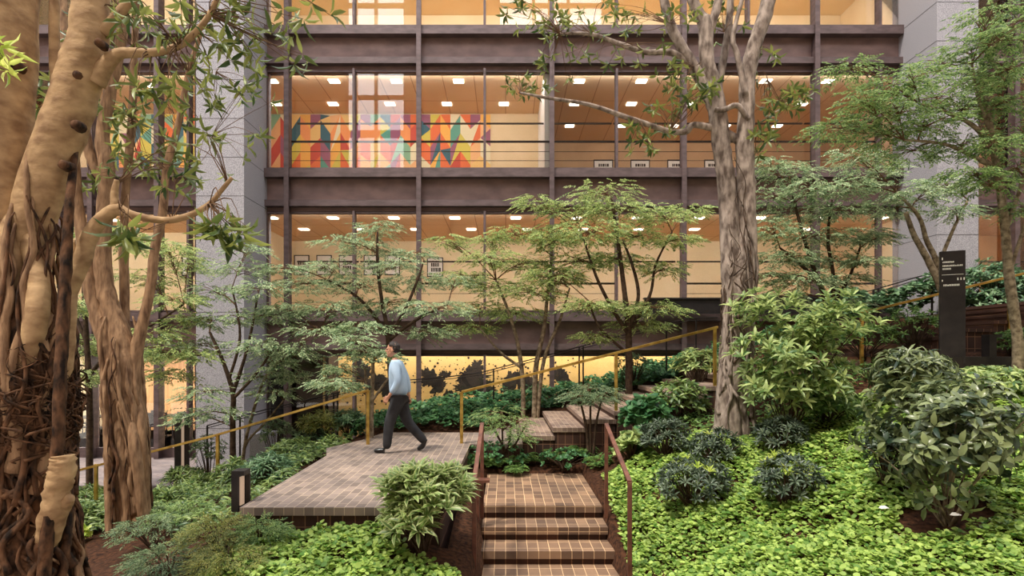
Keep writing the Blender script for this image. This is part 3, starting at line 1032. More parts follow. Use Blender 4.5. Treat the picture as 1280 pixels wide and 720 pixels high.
def post_light(label, px0, px1, py0, py1, d, zb=None, mirror=1, deep=.16):
    a = P(px0, py1, d); b = P(px1, py0, d)
    zb = zb if zb is not None else a.z
    t = thing('bollard_light', label, 'post light', ((a.x + b.x) / 2, d + .06, zb))
    w_ = b.x - a.x
    m = MB()
    m.box(a.x, a.x + w_ * .55, d, d + deep, zb, b.z); m.box(a.x + w_ * .55, b.x, d, d + deep, b.z - .05, b.z)
    m.box(a.x + w_ * .55, b.x, d + deep - .02, d + deep, zb, b.z - .05)
    hs_ = m.build('housing', M['darksteel'], t)
    m = MB(); m.box(a.x + w_ * .55, a.x + w_ * .55 + .012, d + .03, d + deep - .04, zb + .06, b.z - .07)
    m.build('lamp_lens', M['bollard_lamp'], hs_)


post_light('low dark bollard light at the front left corner of the terrace', 289, 305, 589, 640, 6.15)
post_light('tall dark post light standing on the lower plaza left of the pier', 218, 232, 520, 610, 12.6, zb=-1.31)
a = P(1237, 447, 9.25); b = P(1252, 418, 9.25)
post_light('low brown post light on the steel kerb right of the sign pylon', 1237, 1253, 418, 447, 9.22, zb=P(0, 447, 9.2).z - .02)

# ------------------------------------------------------------------ plants
def shrub(label, px, py, rx, ry, m, cat='shrub', base=None, whorls=60, n=8, ln=.11, wid=.036, el=25, tmpl=T_LANCE, name='leafy_shrub', stem='bark_e', d=None,
          upb=.5, top=None, stems=9, group=None, topn=0, fill=.55, lobes=0, under=-.35, lobr=(.30, .52), lobd=(.35, .72)):
    """a dome of leaf rosettes on branching stems; px, py, rx, ry give the crown as seen"""
    b = ground_at(px, py + ry if base is None else base) if d is None else None
    if d is None: d = b.y
    s_ = FPX / d
    c = P(px, py, d)
    gx, gy = c.x, d
    gzz = g(gx, gy)
    t = thing(name, label, cat, (gx, gy, gzz), group)
    RX, RZ = rx / s_, ry / s_
    RY = RX * .85
    lv = Leaves(); lt = Leaves(); st = MB()
    root = Vector((gx, gy, gzz - .05))
    lob = []
    for i in range(lobes):
        q = unit(RNG.normal(size=3)) * RNG.uniform(*lobd)
        lob.append((q, RNG.uniform(*lobr)))
    for i in range(whorls):
        u = unit(RNG.normal(size=3))
        if u[2] < under: u[2] = abs(u[2])
        r = fill + (1 - fill) * RNG.uniform(0, 1) ** .4
        r *= 1 + .18 * mnoise.noise((u[0] * 2.3 + px, u[1] * 2.3, u[2] * 2.3))
        w3 = u * r
        if lob:
            q, lr = lob[i % len(lob)]; w3 = q + u * lr * RNG.uniform(.6, 1.1)
            u = unit(u * .6 + q)
        p = Vector((c.x + w3[0] * RX, c.y + w3[1] * RY, c.z + w3[2] * RZ))
        gg = g(p.x, p.y)
        if p.z < gg + .03: p.z = gg + .03 + RNG.uniform(0, .05)
        ax = unit(u * (1 - upb) + np.array([0, 0, upb]))
        if top is not None and u[2] > .45 and RNG.uniform() < topn:
            whorl(lt, p, unit(ax + np.array([0, 0, .6])), n, ln, wid, el + 15)
        else:
            whorl(lv, p, ax, n, ln, wid, el)
        if i % max(1, whorls // (stems * 3)) == 0:
            mid = root.lerp(p, .5) + Vector((0, 0, .10 * (p - root).length))
            st.tube([root + Vector((RNG.uniform(-.04, .04), RNG.uniform(-.04, .04), 0)), mid, p], [.012, .008, .004], 5, sub=3)
    lv.build('foliage', m, t, tmpl)
    if lt.l: prop(lt.build('new_growth', top, t, tmpl), 'pale new leaves')
    st.build('stem', M[stem], t, smooth=True)
    return t


def tree(name, label, d, stems, pads, bark, leaf, dens=1.0, leafl=.085, leafw=.034, ln=.26, kind='feather', cat='tree', roots=None, trunkname='trunk', wob=.12, seg=8, lump=0.0, dj=.55, spw=None, base=None, droop=.25, n=7, group=None):
    """stems: pixel polylines with pixel radii and optional depth shift; pads: (px, py, rx, ry) tiers of foliage"""
    s_ = FPX / d
    r0 = base or P(stems[0][0][0], stems[0][0][1], d)
    t = thing(name, label, cat, r0, group)
    tr = MB(); pts = []
    for stm in stems:
        if stm is stems[0] or stm[0][1] >= stems[0][0][1] - 12:     # carry the stem down into the soil
            f_ = P(stm[0][0], stm[0][1], d); dz = f_.z - g(f_.x, d)
            if dz > -.05: stm = [(stm[0][0], stm[0][1] + (dz + .08) * s_, stm[0][2] * 1.1)] + stm
        q = []; rr = []
        for v in stm:
            dd = v[3] if len(v) > 3 else 0
            # the depth shift keeps its pixel but moves along the view
            q.append(P(v[0], v[1], d + dd)); rr.append(v[2] * (d + dd) / FPX)
        tr.tube(q, rr, seg if rr[0] > .03 else 6, wob=wob, sub=6 if rr[0] > .03 else 4, lump=lump)
        for i in range(len(q) - 1):
            for k in (0, .33, .66): pts.append((q[i].lerp(q[i + 1], k), rr[i]))
        pts.append((q[-1], rr[-1]))
    tr.build(trunkname, bark, t, smooth=True)
    lv = Leaves(); br = MB()
    for pd in pads:
        px, py, rx, ry = pd[:4]
        dd = pd[4] if len(pd) > 4 else RNG.uniform(-dj, dj)
        D = d + dd; S_ = FPX / D
        c = P(px, py, D); RX = rx / S_; RZ = ry / S_; RY = max(RX * .8, RZ)
        # branch from the closest stem point that lies lower
        best = min(pts, key=lambda q: (q[0] - c).length + (1.2 * max(0, q[0].z - c.z + .05)))
        a = best[0]
        mid = a.lerp(c, .55) + Vector((0, 0, .08 * (c - a).length))
        r = min(best[1] * .7, .016)
        br.tube([a, mid, c], [r, r * .7, r * .4], 5, sub=4)
        cnt = int(1.25 * dens * (30 + 160 * RX * max(RZ, .12) / .1 * .32))
        tip = []
        for i in range(cnt):
            u = unit(RNG.normal(size=3)) * RNG.uniform(.15, 1) ** .5
            p = c + Vector((u[0] * RX, u[1] * RY, u[2] * RZ))
            h = np.array([u[0] * RX, u[1] * RY, 0]) + RNG.normal(0, .25, 3) * RX
            h = unit(h); h[2] = RNG.normal(-.05, .15)
            if kind == 'feather':
                spray(lv, p, h, ln * RNG.uniform(.7, 1.15), leafl, leafw, 5, droop=droop)
            else:
                whorl(lv, p, unit(h + np.array([0, 0, RNG.uniform(-.5, .5)])), n, leafl, leafw, 20)
            if i % 5 == 0: tip.append(p)
        for p in tip:
            o_ = a.lerp(c, RNG.uniform(.5, 1))
            m_ = o_.lerp(p, .5) + Vector((0, 0, .03))
            br.tube([o_, m_, p], [.006, .0045, .003], 4, sub=2)
    if pads:
        br.build('branch', M['twig'] if kind == 'feather' else bark, t, smooth=True)
        lv.build('foliage', leaf, t, T_DIAMOND if kind == 'feather' else T_LANCE)
    return t


def strands(mb, cx_of, r_of, z0, z1, d, n, rad, turns=.6, seed=0, wig=.05, out=1.0):
    """roots that run down the outside of a trunk"""
    rg = random.Random(seed)
    for i in range(n):
        a = rg.uniform(0, 2 * PI); tw = rg.uniform(-turns, turns)
        pts = []; k = 9
        za = z0 + (z1 - z0) * rg.uniform(0, .3); zb = z1 - (z1 - z0) * rg.uniform(0, .45)
        x0_, y0_ = cx_of(zb)
        r = rad * rg.uniform(.4, 1.3)
        for j in range(k):
            f = j / (k - 1); z = zb + (za - zb) * f
            aa = a + tw * f * 2 + rg.uniform(-wig, wig) * 4
            R = r_of(z) * out + r * .3 + rg.uniform(-.2, .6) * wig * .4
            x, y = cx_of(z)
            pts.append((x + math.cos(aa) * R, y + math.sin(aa) * R, z))
        pts.insert(0, (x0_ + (pts[0][0] - x0_) * .75, y0_ + (pts[0][1] - y0_) * .75, pts[0][2] + r * 6))
        mb.tube(pts, [r * .25] + [r * (0.55 + .75 * j / (k - 1)) for j in range(k)], 6, sub=4, wob=.25)


# --- foreground tree with the root-wrapped trunk, left edge
D1 = 4.5
base = P(36, 760, D1)
t = thing('fig_tree', 'massive root-wrapped fig tree filling the left edge of the garden', 'tree', base)
tr = MB()
def S1(pts, seg=18, wob=.09, lump=.02): tr.tube([P(v[0], v[1], D1 + (v[3] if len(v) > 3 else 0)) for v in pts], [v[2] * (D1 + (v[3] if len(v) > 3 else 0)) / FPX for v in pts], seg, wob=wob, sub=7, lump=lump)
S1([(-2, 470, 34), (2, 380, 32), (-2, 300, 31), (0, 200, 32), (3, 90, 35), (8, -30, 36)])
S1([(22, 430, 20), (32, 330, 22), (42, 270, 25), (62, 205, 26), (83, 150, 26), (98, 100, 25), (110, 50, 22), (114, 0, 20), (120, -40, 19)], wob=.08, lump=.03)
S1([(20, 540, 5, 0), (28, 480, 15, -.1), (34, 450, 14, -.15), (46, 395, 13, -.18), (48, 350, 12, -.12), (40, 300, 13, -.05), (38, 240, 10, .02), (42, 190, 3, .05)])
S1([(5, 400, 24, -.1), (10, 340, 22, -.1), (14, 300, 17, -.08), (26, 250, 9, .0), (40, 210, 3, .05)])
RS = [(95, 180, 3, .05), (88, 240, 5, -.1), (84, 300, 6, -.15), (80, 380, 7, -.2), (76, 460, 7, -.25), (72, 560, 7, -.27), (60, 660, 7, -.25), (50, 770, 8, -.25)]
core = MB(); _tr = tr; tr = core
S1([(30, 760, 60), (32, 700, 52), (34, 640, 44), (38, 580, 40), (38, 520, 45), (38, 470, 44), (36, 420, 38), (36, 370, 30)], seg=26, wob=.2, lump=.12)
core.tube([P(v[0], v[1], D1 + v[3]) for v in RS], [v[2] * D1 / FPX for v in RS], 8, wob=.25, sub=6)
tr = _tr
core.build('root_mass', M['bark_b'], t, smooth=True)
S1([(40, 720, 12, -.02), (56, 680, 15, -.12), (66, 645, 15, -.2), (72, 612, 14, -.23), (77, 590, 15, -.25), (79, 574, 14, -.26), (79, 569, 11, -.26)], wob=.25)
S1([(66, 650, 12, -.12), (80, 630, 10, -.2), (88, 622, 5, -.24)])
S1([(66, 520, 4), (78, 460, 11), (84, 410, 10), (90, 350, 6), (92, 300, 2)], wob=.2)
S1([(83, 372, 10, 0), (94, 345, 10), (104, 322, 10), (110, 300, 10), (122, 280, 9), (140, 264, 8), (152, 262, 7)], seg=12, wob=.06)
S1([(142, 266, 6), (144, 255, 5.5), (143, 243, 4.5), (146, 225, 3)], seg=8)
S1([(152, 262, 6), (165, 268, 5), (190, 274, 4.5), (215, 275, 4.2), (240, 268, 4), (262, 255, 3.5), (275, 240, 3), (290, 222, 2.4)], seg=8)
S1([(120, 105, 11), (130, 85, 10), (142, 72, 8), (155, 66, 6.5), (190, 66, 5), (222, 58, 4.5), (245, 40, 4), (262, 18, 3.5), (275, -10, 3)], seg=10)
S1([(128, 40, 9), (140, 28, 7), (153, 12, 6), (175, -12, 5)], seg=10)
S1([(68, -20, 5.5, .1), (68, 60, 6, .1), (70, 110, 6, .05), (72, 150, 5)], seg=8)
trunk1 = tr.build('trunk', M['bark_a'], t, smooth=True)
# knots and the sawn stub
mb = MB()
for (px, py, r) in ((122, 52, 5), (93, 155, 6), (78, 205, 6), (95, 93, 6), (16, 80, 6)):
    p = P(px, py, D1 - .13); mb.tube([p + Vector((0, .08, 0)), p, p + Vector((0, -.015, 0))], [r * .007, r * .006, r * .003], 9, sub=1, wob=.2)
prop(mb.build('knot', M['bark_b'], trunk1, smooth=True), 'dark knots on the smooth bark')
# aerial roots
mb = MB()
cxo = lambda z: (P(37, 0, D1).x, D1)
def ro(z):
    py = VY - (z - EYE) * FPX / D1
    return np.interp(py, [300, 400, 460, 520, 570, 640, 760], [.20, .26, .285, .285, .26, .28, .38])
strands(mb, cxo, ro, P(0, 760, D1).z, P(0, 250, D1).z, D1, 70, .016, .5, 3, .12)
strands(mb, cxo, ro, P(0, 760, D1).z, P(0, 560, D1).z, D1, 16, .028, .5, 4, .06)
strands(mb, cxo, lambda z: ro(z) + .015, P(0, 590, D1).z, P(0, 430, D1).z, D1, 46, .009, 1.5, 5, .25)
mb.build('aerial_root', M['bark_b'], t, smooth=True)
mb = MB()
strands(mb, cxo, lambda z: ro(z) * .9, P(0, 640, D1).z, P(0, 190, D1).z, D1, 16, .040, .3, 31, .05)
strands(mb, cxo, lambda z: ro(z) * .97, P(0, 760, D1).z, P(0, 560, D1).z, D1, 12, .022, .6, 33, .05)
prop(mb.build('aerial_root', M['bark_f'], t, smooth=True), 'paler thick fused roots')
mb = MB()
rg = random.Random(12)
for i in range(620):      # the fibrous collar of fine roots
    a = rg.uniform(0, 2 * PI); py = rg.gauss(500, 42)
    if not 400 < py < 565: continue
    z = P(0, py, D1).z; R = ro(z) + rg.uniform(-.01, .035)
    pts = []
    a2 = a + rg.uniform(-.6, .6)
    for j in range(4):
        f = j / 3; pts.append((cxo(z)[0] + math.cos(a + (a2 - a) * f) * (R + rg.uniform(-.01, .02)), D1 + math.sin(a + (a2 - a) * f) * R, z - f * rg.uniform(.02, .16)))
    mb.tube(pts, rg.uniform(.002, .0045), 4, sub=2)
o = mb.build('fine_roots', M['bark_b'], t, smooth=True); o['kind'] = 'stuff'


def foliage_part(t, d, pads, leaf, leafl, leafw, n, dens, twig, dj=.35, anchors=None, hang=.2):
    lv = Leaves(); br = MB()
    for pd in pads:
        px, py, rx, ry = pd[:4]
        D = d + RNG.uniform(-dj, dj) + (pd[5] if len(pd) > 5 else 0); S_ = FPX / D
        c = P(px, py, D); cnt = max(2, int(dens * rx * ry / 90 * (pd[4] if len(pd) > 4 else 1)))
        a = None
        if anchors:
            a = min((P(x, y, d) for x, y in anchors), key=lambda q: (q - c).length)
        for i in range(cnt):
            u = unit(RNG.normal(size=3)) * RNG.uniform(.1, 1) ** .5
            p = c + Vector((u[0] * rx / S_, u[1] * rx / S_ * .7, u[2] * ry / S_))
            whorl(lv, p, unit(np.array([u[0], u[1], 0]) + np.array([RNG.normal(0, .4), RNG.normal(0, .4), RNG.uniform(-.8, .5) - hang])), n + RNG.integers(-1, 2), leafl * RNG.uniform(.8, 1.1), leafw, 28)
            if a is not None:
                m_ = a.lerp(p, .5) + Vector((RNG.normal(0, .04), RNG.normal(0, .04), RNG.normal(.05, .05)))
                br.tube([a, m_, p], [.006, .004, .0022], 4, sub=3)
    if anchors: br.build('branch', twig, t, smooth=True)
    return lv.build('foliage', leaf, t, T_LANCE)


foliage_part(t, D1, [(150, 30, 40, 25, .5), (200, 25, 50, 25, .5), (250, 20, 50, 20, .6), (300, 40, 50, 35, .4), (215, 110, 40, 30, .35), (270, 75, 40, 35, .35), (180, 120, 35, 30, .3), (330, 15, 35, 15, .5), (385, 15, 40, 15, .3), (350, 60, 40, 25, .3), (375, 90, 30, 25, .25),
                     (275, 285, 22, 12, 1.6), (300, 285, 20, 10, 1.2), (225, 190, 35, 25, .3), (260, 160, 45, 30, .25), (160, 285, 14, 20, .5), (215, 225, 30, 22, .3)],
             M['lf_ficus'], .16, .040, 4, 1.5, M['twig'], .3,
             anchors=[(153, 12), (190, 66), (222, 58), (245, 40), (262, 18), (275, -5), (262, 255), (285, 230), (215, 275), (146, 230)])
foliage_part(t, D1 - .3, [(272, 285, 12, 10, 3), (294, 292, 12, 8, 3), (160, 290, 14, 14, 2)], M['lf_ficus'], .25, .062, 4, 1.2, M['twig'], .1, anchors=[(262, 255), (285, 230), (150, 262)], hang=.9)
foliage_part(t, D1 - .8, [(0, 60, 12, 12, 4), (8, 85, 12, 10, 3)], M['lf_lime'], .17, .035, 4, .8, M['twig'], .05, anchors=[(-30, 70)])

# --- second fig tree with twin stems
b2 = ground_at(163, 668)
D2t = b2.y
base = P(163, 680, D2t)
t = thing('fig_tree', 'slimmer leaning fig tree with twisted forked trunk beside the brass rail, left', 'tree', base)
tr = MB()
def S2(pts, seg=14, wob=.16, lump=.05, sub=6): tr.tube([P(v[0], v[1], D2t + (v[3] if len(v) > 3 else 0)) for v in pts], [(v[2] * (.78 if v[1] < 420 else .92)) * (D2t + (v[3] if len(v) > 3 else 0)) / FPX for v in pts], seg, wob=wob, sub=sub, lump=lump)
S2([(158, 700, 16), (155, 640, 14), (152, 580, 14), (150, 520, 16), (147, 470, 17), (137, 430, 14), (122, 390, 13), (112, 345, 12), (104, 300, 10), (96, 250, 8), (92, 180, 7)])
S2([(172, 700, 15), (170, 640, 14), (166, 580, 15), (163, 520, 17), (158, 470, 18), (152, 430, 16), (140, 390, 14), (130, 350, 13), (128, 300, 12), (132, 250, 12), (133, 205, 12), (128, 170, 10), (138, 110, 9), (150, 60, 8), (158, -20, 7)])
S2([(182, 700, 9, .05), (180, 600, 7, -.05), (176, 530, 6, -.08), (168, 470, 3, .05), (160, 430, 2, .1)])
S2([(138, 235, 8), (122, 215, 8), (112, 190, 8), (106, 150, 6), (104, 100, 6)])
S2([(156, 440, 8, .2), (156, 380, 7, .3), (155, 310, 7, .3), (157, 240, 6, .3), (165, 150, 6, .3), (168, 60, 5, .3), (172, -20, 4, .3)])
S2([(160, 540, 3), (165, 490, 11), (170, 440, 9), (178, 405, 8), (188, 360, 7.5), (194, 310, 7), (204, 262, 6.5), (208, 210, 6), (222, 160, 5), (236, 90, 4), (252, 40, 3)], seg=10)
S2([(92, 200, 8, .5), (85, 140, 7, .6), (80, 60, 7, .7), (78, -20, 6, .8)])
S2([(146, 480, 2, .05), (150, 540, 7, -.12), (157, 600, 8, -.14), (161, 640, 8, -.12), (160, 700, 12, -.1)])
S2([(160, 470, 2, .05), (166, 540, 8, -.14), (174, 600, 7, -.16), (180, 650, 7, -.12), (190, 700, 9)])
tr.build('trunk', M['bark_f'], t, smooth=True)
mb = MB()
c2 = lambda z: (P(np.interp(VY - (z - EYE) * FPX / D2t, [430, 560, 700], [150, 160, 165]), 0, D2t).x, D2t)
strands(mb, c2, lambda z: .24, base.z, P(0, 430, D2t).z, D2t, 16, .014, .5, 9, .06)
mb.build('aerial_root', M['bark_b'], t, smooth=True)
mb = MB()
strands(mb, c2, lambda z: .215, base.z, P(0, 400, D2t).z, D2t, 18, .045, .35, 10, .05)
prop(mb.build('aerial_root', M['bark_f'], t, smooth=True), 'thick pale fused roots')
foliage_part(t, D2t, [(120, 130, 30, 30, .6), (165, 140, 35, 35, .6), (210, 130, 30, 30, .6), (140, 200, 30, 25, .6), (190, 190, 40, 30, .8), (230, 215, 35, 20, .8), (120, 240, 30, 18, .8), (205, 225, 35, 12, .7), (250, 110, 30, 40, .5), (150, 30, 30, 30, .6), (110, 40, 30, 40, .5), (200, 40, 40, 30, .6), (285, 110, 35, 40, .5), (280, 190, 35, 30, .4), (320, 130, 20, 50, .4), (60, 120, 14, 60, .5)],
             M['lf_ficus'], .18, .050, 5, 1.5, M['twig'], .6,
             anchors=[(150, 60), (165, 150), (236, 90), (208, 210), (252, 40), (112, 190), (104, 110), (168, 60), (222, 160), (92, 180), (270, 90), (265, 170)])

# --- tall tree right of centre
b3 = ground_at(914, 548)
D3 = b3.y
base = P(916, 552, D3)
t = thing('fig_tree', 'tall fig tree with pale strangled trunk right of the broad stair', 'tree', base)
tr = MB()
def S3(pts, seg=14, wob=.14, lump=.04, sub=6): tr.tube([P(v[0], v[1], D3 + (v[3] if len(v) > 3 else 0)) for v in pts], [v[2] * (D3 + (v[3] if len(v) > 3 else 0)) / FPX for v in pts], seg, wob=wob, sub=sub, lump=lump)
S3([(903, 556, 14), (905, 520, 11), (908, 480, 11), (914, 430, 12), (916, 380, 13), (914, 330, 13), (912, 280, 12), (908, 230, 11), (903, 190, 11), (898, 150, 11), (893, 110, 10), (884, 80, 9), (882, 40, 8.5), (880, 22, 8)])
S3([(926, 556, 17), (922, 520, 12), (924, 480, 11), (929, 430, 12), (932, 380, 12), (934, 320, 12), (933, 260, 12), (932, 215, 11), (931, 180, 11), (933, 140, 10), (934, 100, 9.5), (942, 60, 9), (954, 25, 9), (966, -20, 8)])
S3([(916, 556, 15, -.08), (915, 500, 9, -.08), (920, 440, 9, -.1), (924, 380, 9, -.1), (926, 320, 8, -.08), (922, 270, 2, .0)])
S3([(882, 30, 8), (870, 10, 7), (860, -20, 6)])
S3([(884, 45, 6), (896, 10, 5.5), (900, -20, 5)])
S3([(898, 150, 8), (886, 120, 7.5), (868, 85, 7), (850, 55, 6.5), (838, 30, 6), (826, -15, 5)])
S3([(895, 120, 5, .15), (903, 80, 5, .2), (910, 40, 4.5, .2), (914, -15, 4, .2)])
S3([(932, 120, 4, -.1), (922, 70, 3.5, -.1), (916, 50, 3, -.1), (922, 20, 2.5, -.1), (932, -15, 2.5, -.1)])
S3([(930, 185, 5), (918, 172, 5), (900, 163, 4.5), (868, 156, 4), (858, 164, 4), (837, 164, 3.6), (800, 152, 3.4), (773, 143, 3.2), (748, 134, 2.8), (723, 128, 2.4), (683, 122, 2), (650, 116, 1.4)], seg=7, wob=.05)
S3([(868, 84, 4), (840, 66, 4), (807, 65, 3.4), (775, 55, 3), (740, 43, 2.4), (700, 42, 1.6)], seg=7, wob=.05)
S3([(935, 150, 3.5, -.1), (922, 132, 3.5, -.15), (905, 137, 3.5, -.15), (893, 137, 3, -.15)], seg=6)
tr.build('trunk', M['bark_c'], t, smooth=True)
mb = MB()
def c3(z):
    py = VY - (z - EYE) * FPX / D3
    return (P(np.interp(py, [200, 330, 450, 556], [917, 925, 920, 916]), 0, D3).x, D3)
def r3(z):
    py = VY - (z - EYE) * FPX / D3
    return np.interp(py, [200, 260, 330, 450, 520, 556], [12, 14, 19, 18, 21, 31]) * D3 / FPX
strands(mb, c3, r3, base.z, P(0, 270, D3).z, D3, 22, .020, .35, 21, .07)
mb.build('aerial_root', M['bark_c'], t, smooth=True)
mb = MB()
strands(mb, c3, r3, P(0, 460, D3).z, P(0, 200, D3).z, D3, 26, .009, 1.6, 22, .15)
prop(mb.build('vine', M['bark_e'], t, smooth=True), 'dark thin climbing roots')
foliage_part(t, D3, [(655, 20, 30, 22, 1), (690, 25, 35, 22, .9), (730, 25, 40, 25, .7), (780, 25, 35, 28, .7), (655, 110, 30, 22, 1.1), (690, 95, 30, 20, .6), (720, 60, 35, 14, .6), (760, 75, 35, 14, .5), (810, 60, 35, 20, .5), (850, 90, 30, 25, .9), (870, 120, 30, 25, 1.2), (835, 140, 30, 25, .9), (810, 175, 30, 20, .8), (780, 165, 20, 15, .5),
                     (960, 120, 25, 35, .9), (985, 130, 28, 28, 1.0), (1000, 110, 20, 12, .8), (955, 175, 25, 20, .8), (900, 30, 40, 30, .5), (960, 60, 20, 30, .4), (850, 20, 30, 25, .6), (940, 190, 18, 15, .8), (680, 60, 30, 14, .5)],
             M['lf_ficus'], .16, .048, 5, 1.6, M['twig'], .55,
             anchors=[(650, 116), (683, 122), (723, 128), (700, 42), (740, 43), (775, 55), (838, 164), (837, 30), (868, 84), (893, 137), (960, 100), (945, 170), (970, 130), (905, 40), (945, 60), (880, 30), (850, 55), (800, 152)])

# --- small feathery maples
tree('maple_tree', 'small maple with layered feathery crown in front of central windows, behind the walker', 11.9,
     [[(492, 540, 4), (490, 500, 3.6), (487, 450, 3.4), (485, 418, 3.2)], [(485, 420, 3), (468, 395, 2.4), (445, 370, 1.8), (410, 350, 1.2)], [(486, 418, 3), (478, 380, 2.4), (472, 330, 2), (472, 290, 1.3)],
      [(487, 418, 3), (505, 390, 2.3), (522, 350, 1.6), (530, 325, 1)], [(486, 425, 2.6), (520, 400, 2), (560, 380, 1.3)], [(484, 440, 2.4), (450, 430, 2), (400, 415, 1.3)]],
     [(472, 285, 22, 14), (465, 310, 32, 10), (425, 300, 26, 8), (490, 330, 30, 10), (420, 335, 38, 11), (380, 355, 40, 11), (450, 355, 46, 12), (520, 350, 36, 11), (355, 385, 32, 11), (415, 385, 46, 12), (480, 380, 44, 11), (545, 385, 44, 11), (400, 412, 44, 9), (455, 408, 40, 9),
      (370, 435, 36, 10), (535, 415, 30, 9), (570, 350, 22, 8), (350, 335, 22, 7), (520, 315, 16, 7)],
     M['bark_e'], M['lf_feather'], dens=.75)
tree('maple_tree', 'slender young maple with pale twin stems just left of the walker', 10.9,
     [[(464, 560, 3), (465, 500, 2.6), (466, 450, 2.2), (462, 440, 1.6)], [(458, 560, 2.2), (459, 510, 2), (456, 460, 1.4)], [(466, 500, 2), (480, 480, 1.5), (488, 470, 1)]],
     [(455, 440, 24, 10), (478, 445, 18, 8), (440, 425, 20, 8), (430, 480, 22, 8), (412, 478, 16, 7), (425, 460, 18, 6)], M['bark_d'], M['lf_feather'], dens=.8)
tree('maple_tree', 'multi-stemmed maple with pale trunks rising behind the long brass rail', 12.9,
     [[(654, 520, 3), (653, 470, 2.8), (645, 420, 2.4), (632, 380, 1.8), (620, 350, 1.2)], [(668, 520, 3.6), (670, 460, 3.2), (680, 410, 2.6), (685, 360, 2), (690, 320, 1.3)], [(672, 520, 2.6), (680, 450, 2.4), (700, 400, 1.8), (712, 360, 1)],
      [(652, 460, 2), (625, 440, 1.6), (600, 410, 1)]],
     [(610, 320, 36, 11), (650, 330, 34, 12), (690, 300, 34, 12), (620, 360, 38, 12), (665, 365, 40, 12), (580, 345, 28, 9), (600, 385, 34, 10), (650, 392, 36, 10), (700, 345, 30, 12), (615, 300, 24, 8), (590, 410, 28, 8), (640, 290, 26, 9), (560, 300, 20, 8)],
     M['bark_d'], M['lf_feather_y'], dens=.8)
tree('maple_tree', 'upright maple with tall crown between the broad stair and second storey windows', 12.3,
     [[(786, 480, 4.5), (786, 440, 4.2), (785, 405, 3.8), (780, 360, 3), (772, 300, 2.4), (765, 250, 1.4)], [(784, 415, 3), (765, 385, 2.4), (745, 345, 1.8), (730, 300, 1.2)], [(787, 410, 3), (798, 370, 2.2), (790, 330, 1.8), (778, 300, 1.2)], [(788, 412, 3), (812, 370, 2), (820, 330, 1.4), (840, 290, 1)],
      [(782, 440, 2), (750, 410, 1.6), (735, 375, 1)]],
     [(755, 240, 44, 11), (715, 262, 44, 12), (775, 262, 50, 13), (830, 270, 40, 9), (740, 290, 50, 14), (690, 290, 30, 12), (800, 295, 40, 11), (720, 325, 44, 13), (770, 325, 40, 11), (690, 345, 36, 12), (845, 300, 24, 8), (830, 335, 26, 11), (770, 385, 40, 11), (820, 385, 36, 11), (735, 380, 34, 8), (800, 405, 36, 8), (745, 420, 24, 8), (670, 252, 30, 8), (860, 262, 26, 8)],
     M['bark_e'], M['lf_feather_y'], dens=.85)
tree('maple_tree', 'bushy maple with dark fanning stems right of the tall fig trunk', 11.8,
     [[(1035, 400, 3.4), (1030, 370, 3.2), (1015, 330, 2.6), (1000, 280, 2), (990, 240, 1.2)], [(1036, 400, 3), (1028, 360, 2.4), (1000, 330, 2), (975, 310, 1.2)], [(1038, 400, 3), (1042, 350, 2.4), (1035, 300, 2), (1040, 250, 1.2)], [(1036, 392, 2.6), (1060, 350, 2), (1075, 310, 1.2)]],
     [(985, 215, 34, 14), (1020, 235, 38, 13), (960, 245, 28, 12), (1000, 265, 44, 13), (1050, 262, 34, 11), (965, 285, 30, 12), (1020, 295, 46, 13), (1075, 295, 32, 10), (985, 320, 36, 12), (1040, 325, 40, 12), (960, 345, 26, 10), (1005, 350, 40, 12), (1085, 325, 24, 8), (1095, 298, 22, 7), (1060, 350, 30, 9), (1045, 380, 34, 8), (975, 370, 24, 8), (960, 205, 20, 12)],
     M['bark_e'], M['lf_feather'], dens=.85)
tree('maple_tree', 'maple with bare pale forked stems in front of the right granite pier', 11.2,
     [[(1188, 445, 6), (1180, 400, 5.6), (1178, 365, 5.2), (1160, 325, 4), (1143, 295, 3.4), (1132, 265, 2.6)], [(1179, 368, 4.6), (1172, 330, 3.6), (1158, 300, 3), (1148, 270, 2.4), (1120, 240, 1.4)], [(1172, 335, 2.6), (1190, 290, 2), (1210, 250, 1.3)]],
     [(1120, 235, 34, 11), (1090, 215, 36, 12), (1150, 245, 36, 10), (1060, 235, 30, 12), (1180, 230, 32, 12), (1110, 262, 32, 8), (1195, 262, 26, 9), (1070, 195, 30, 12)],
     M['bark_d'], M['lf_feather'], dens=.8)
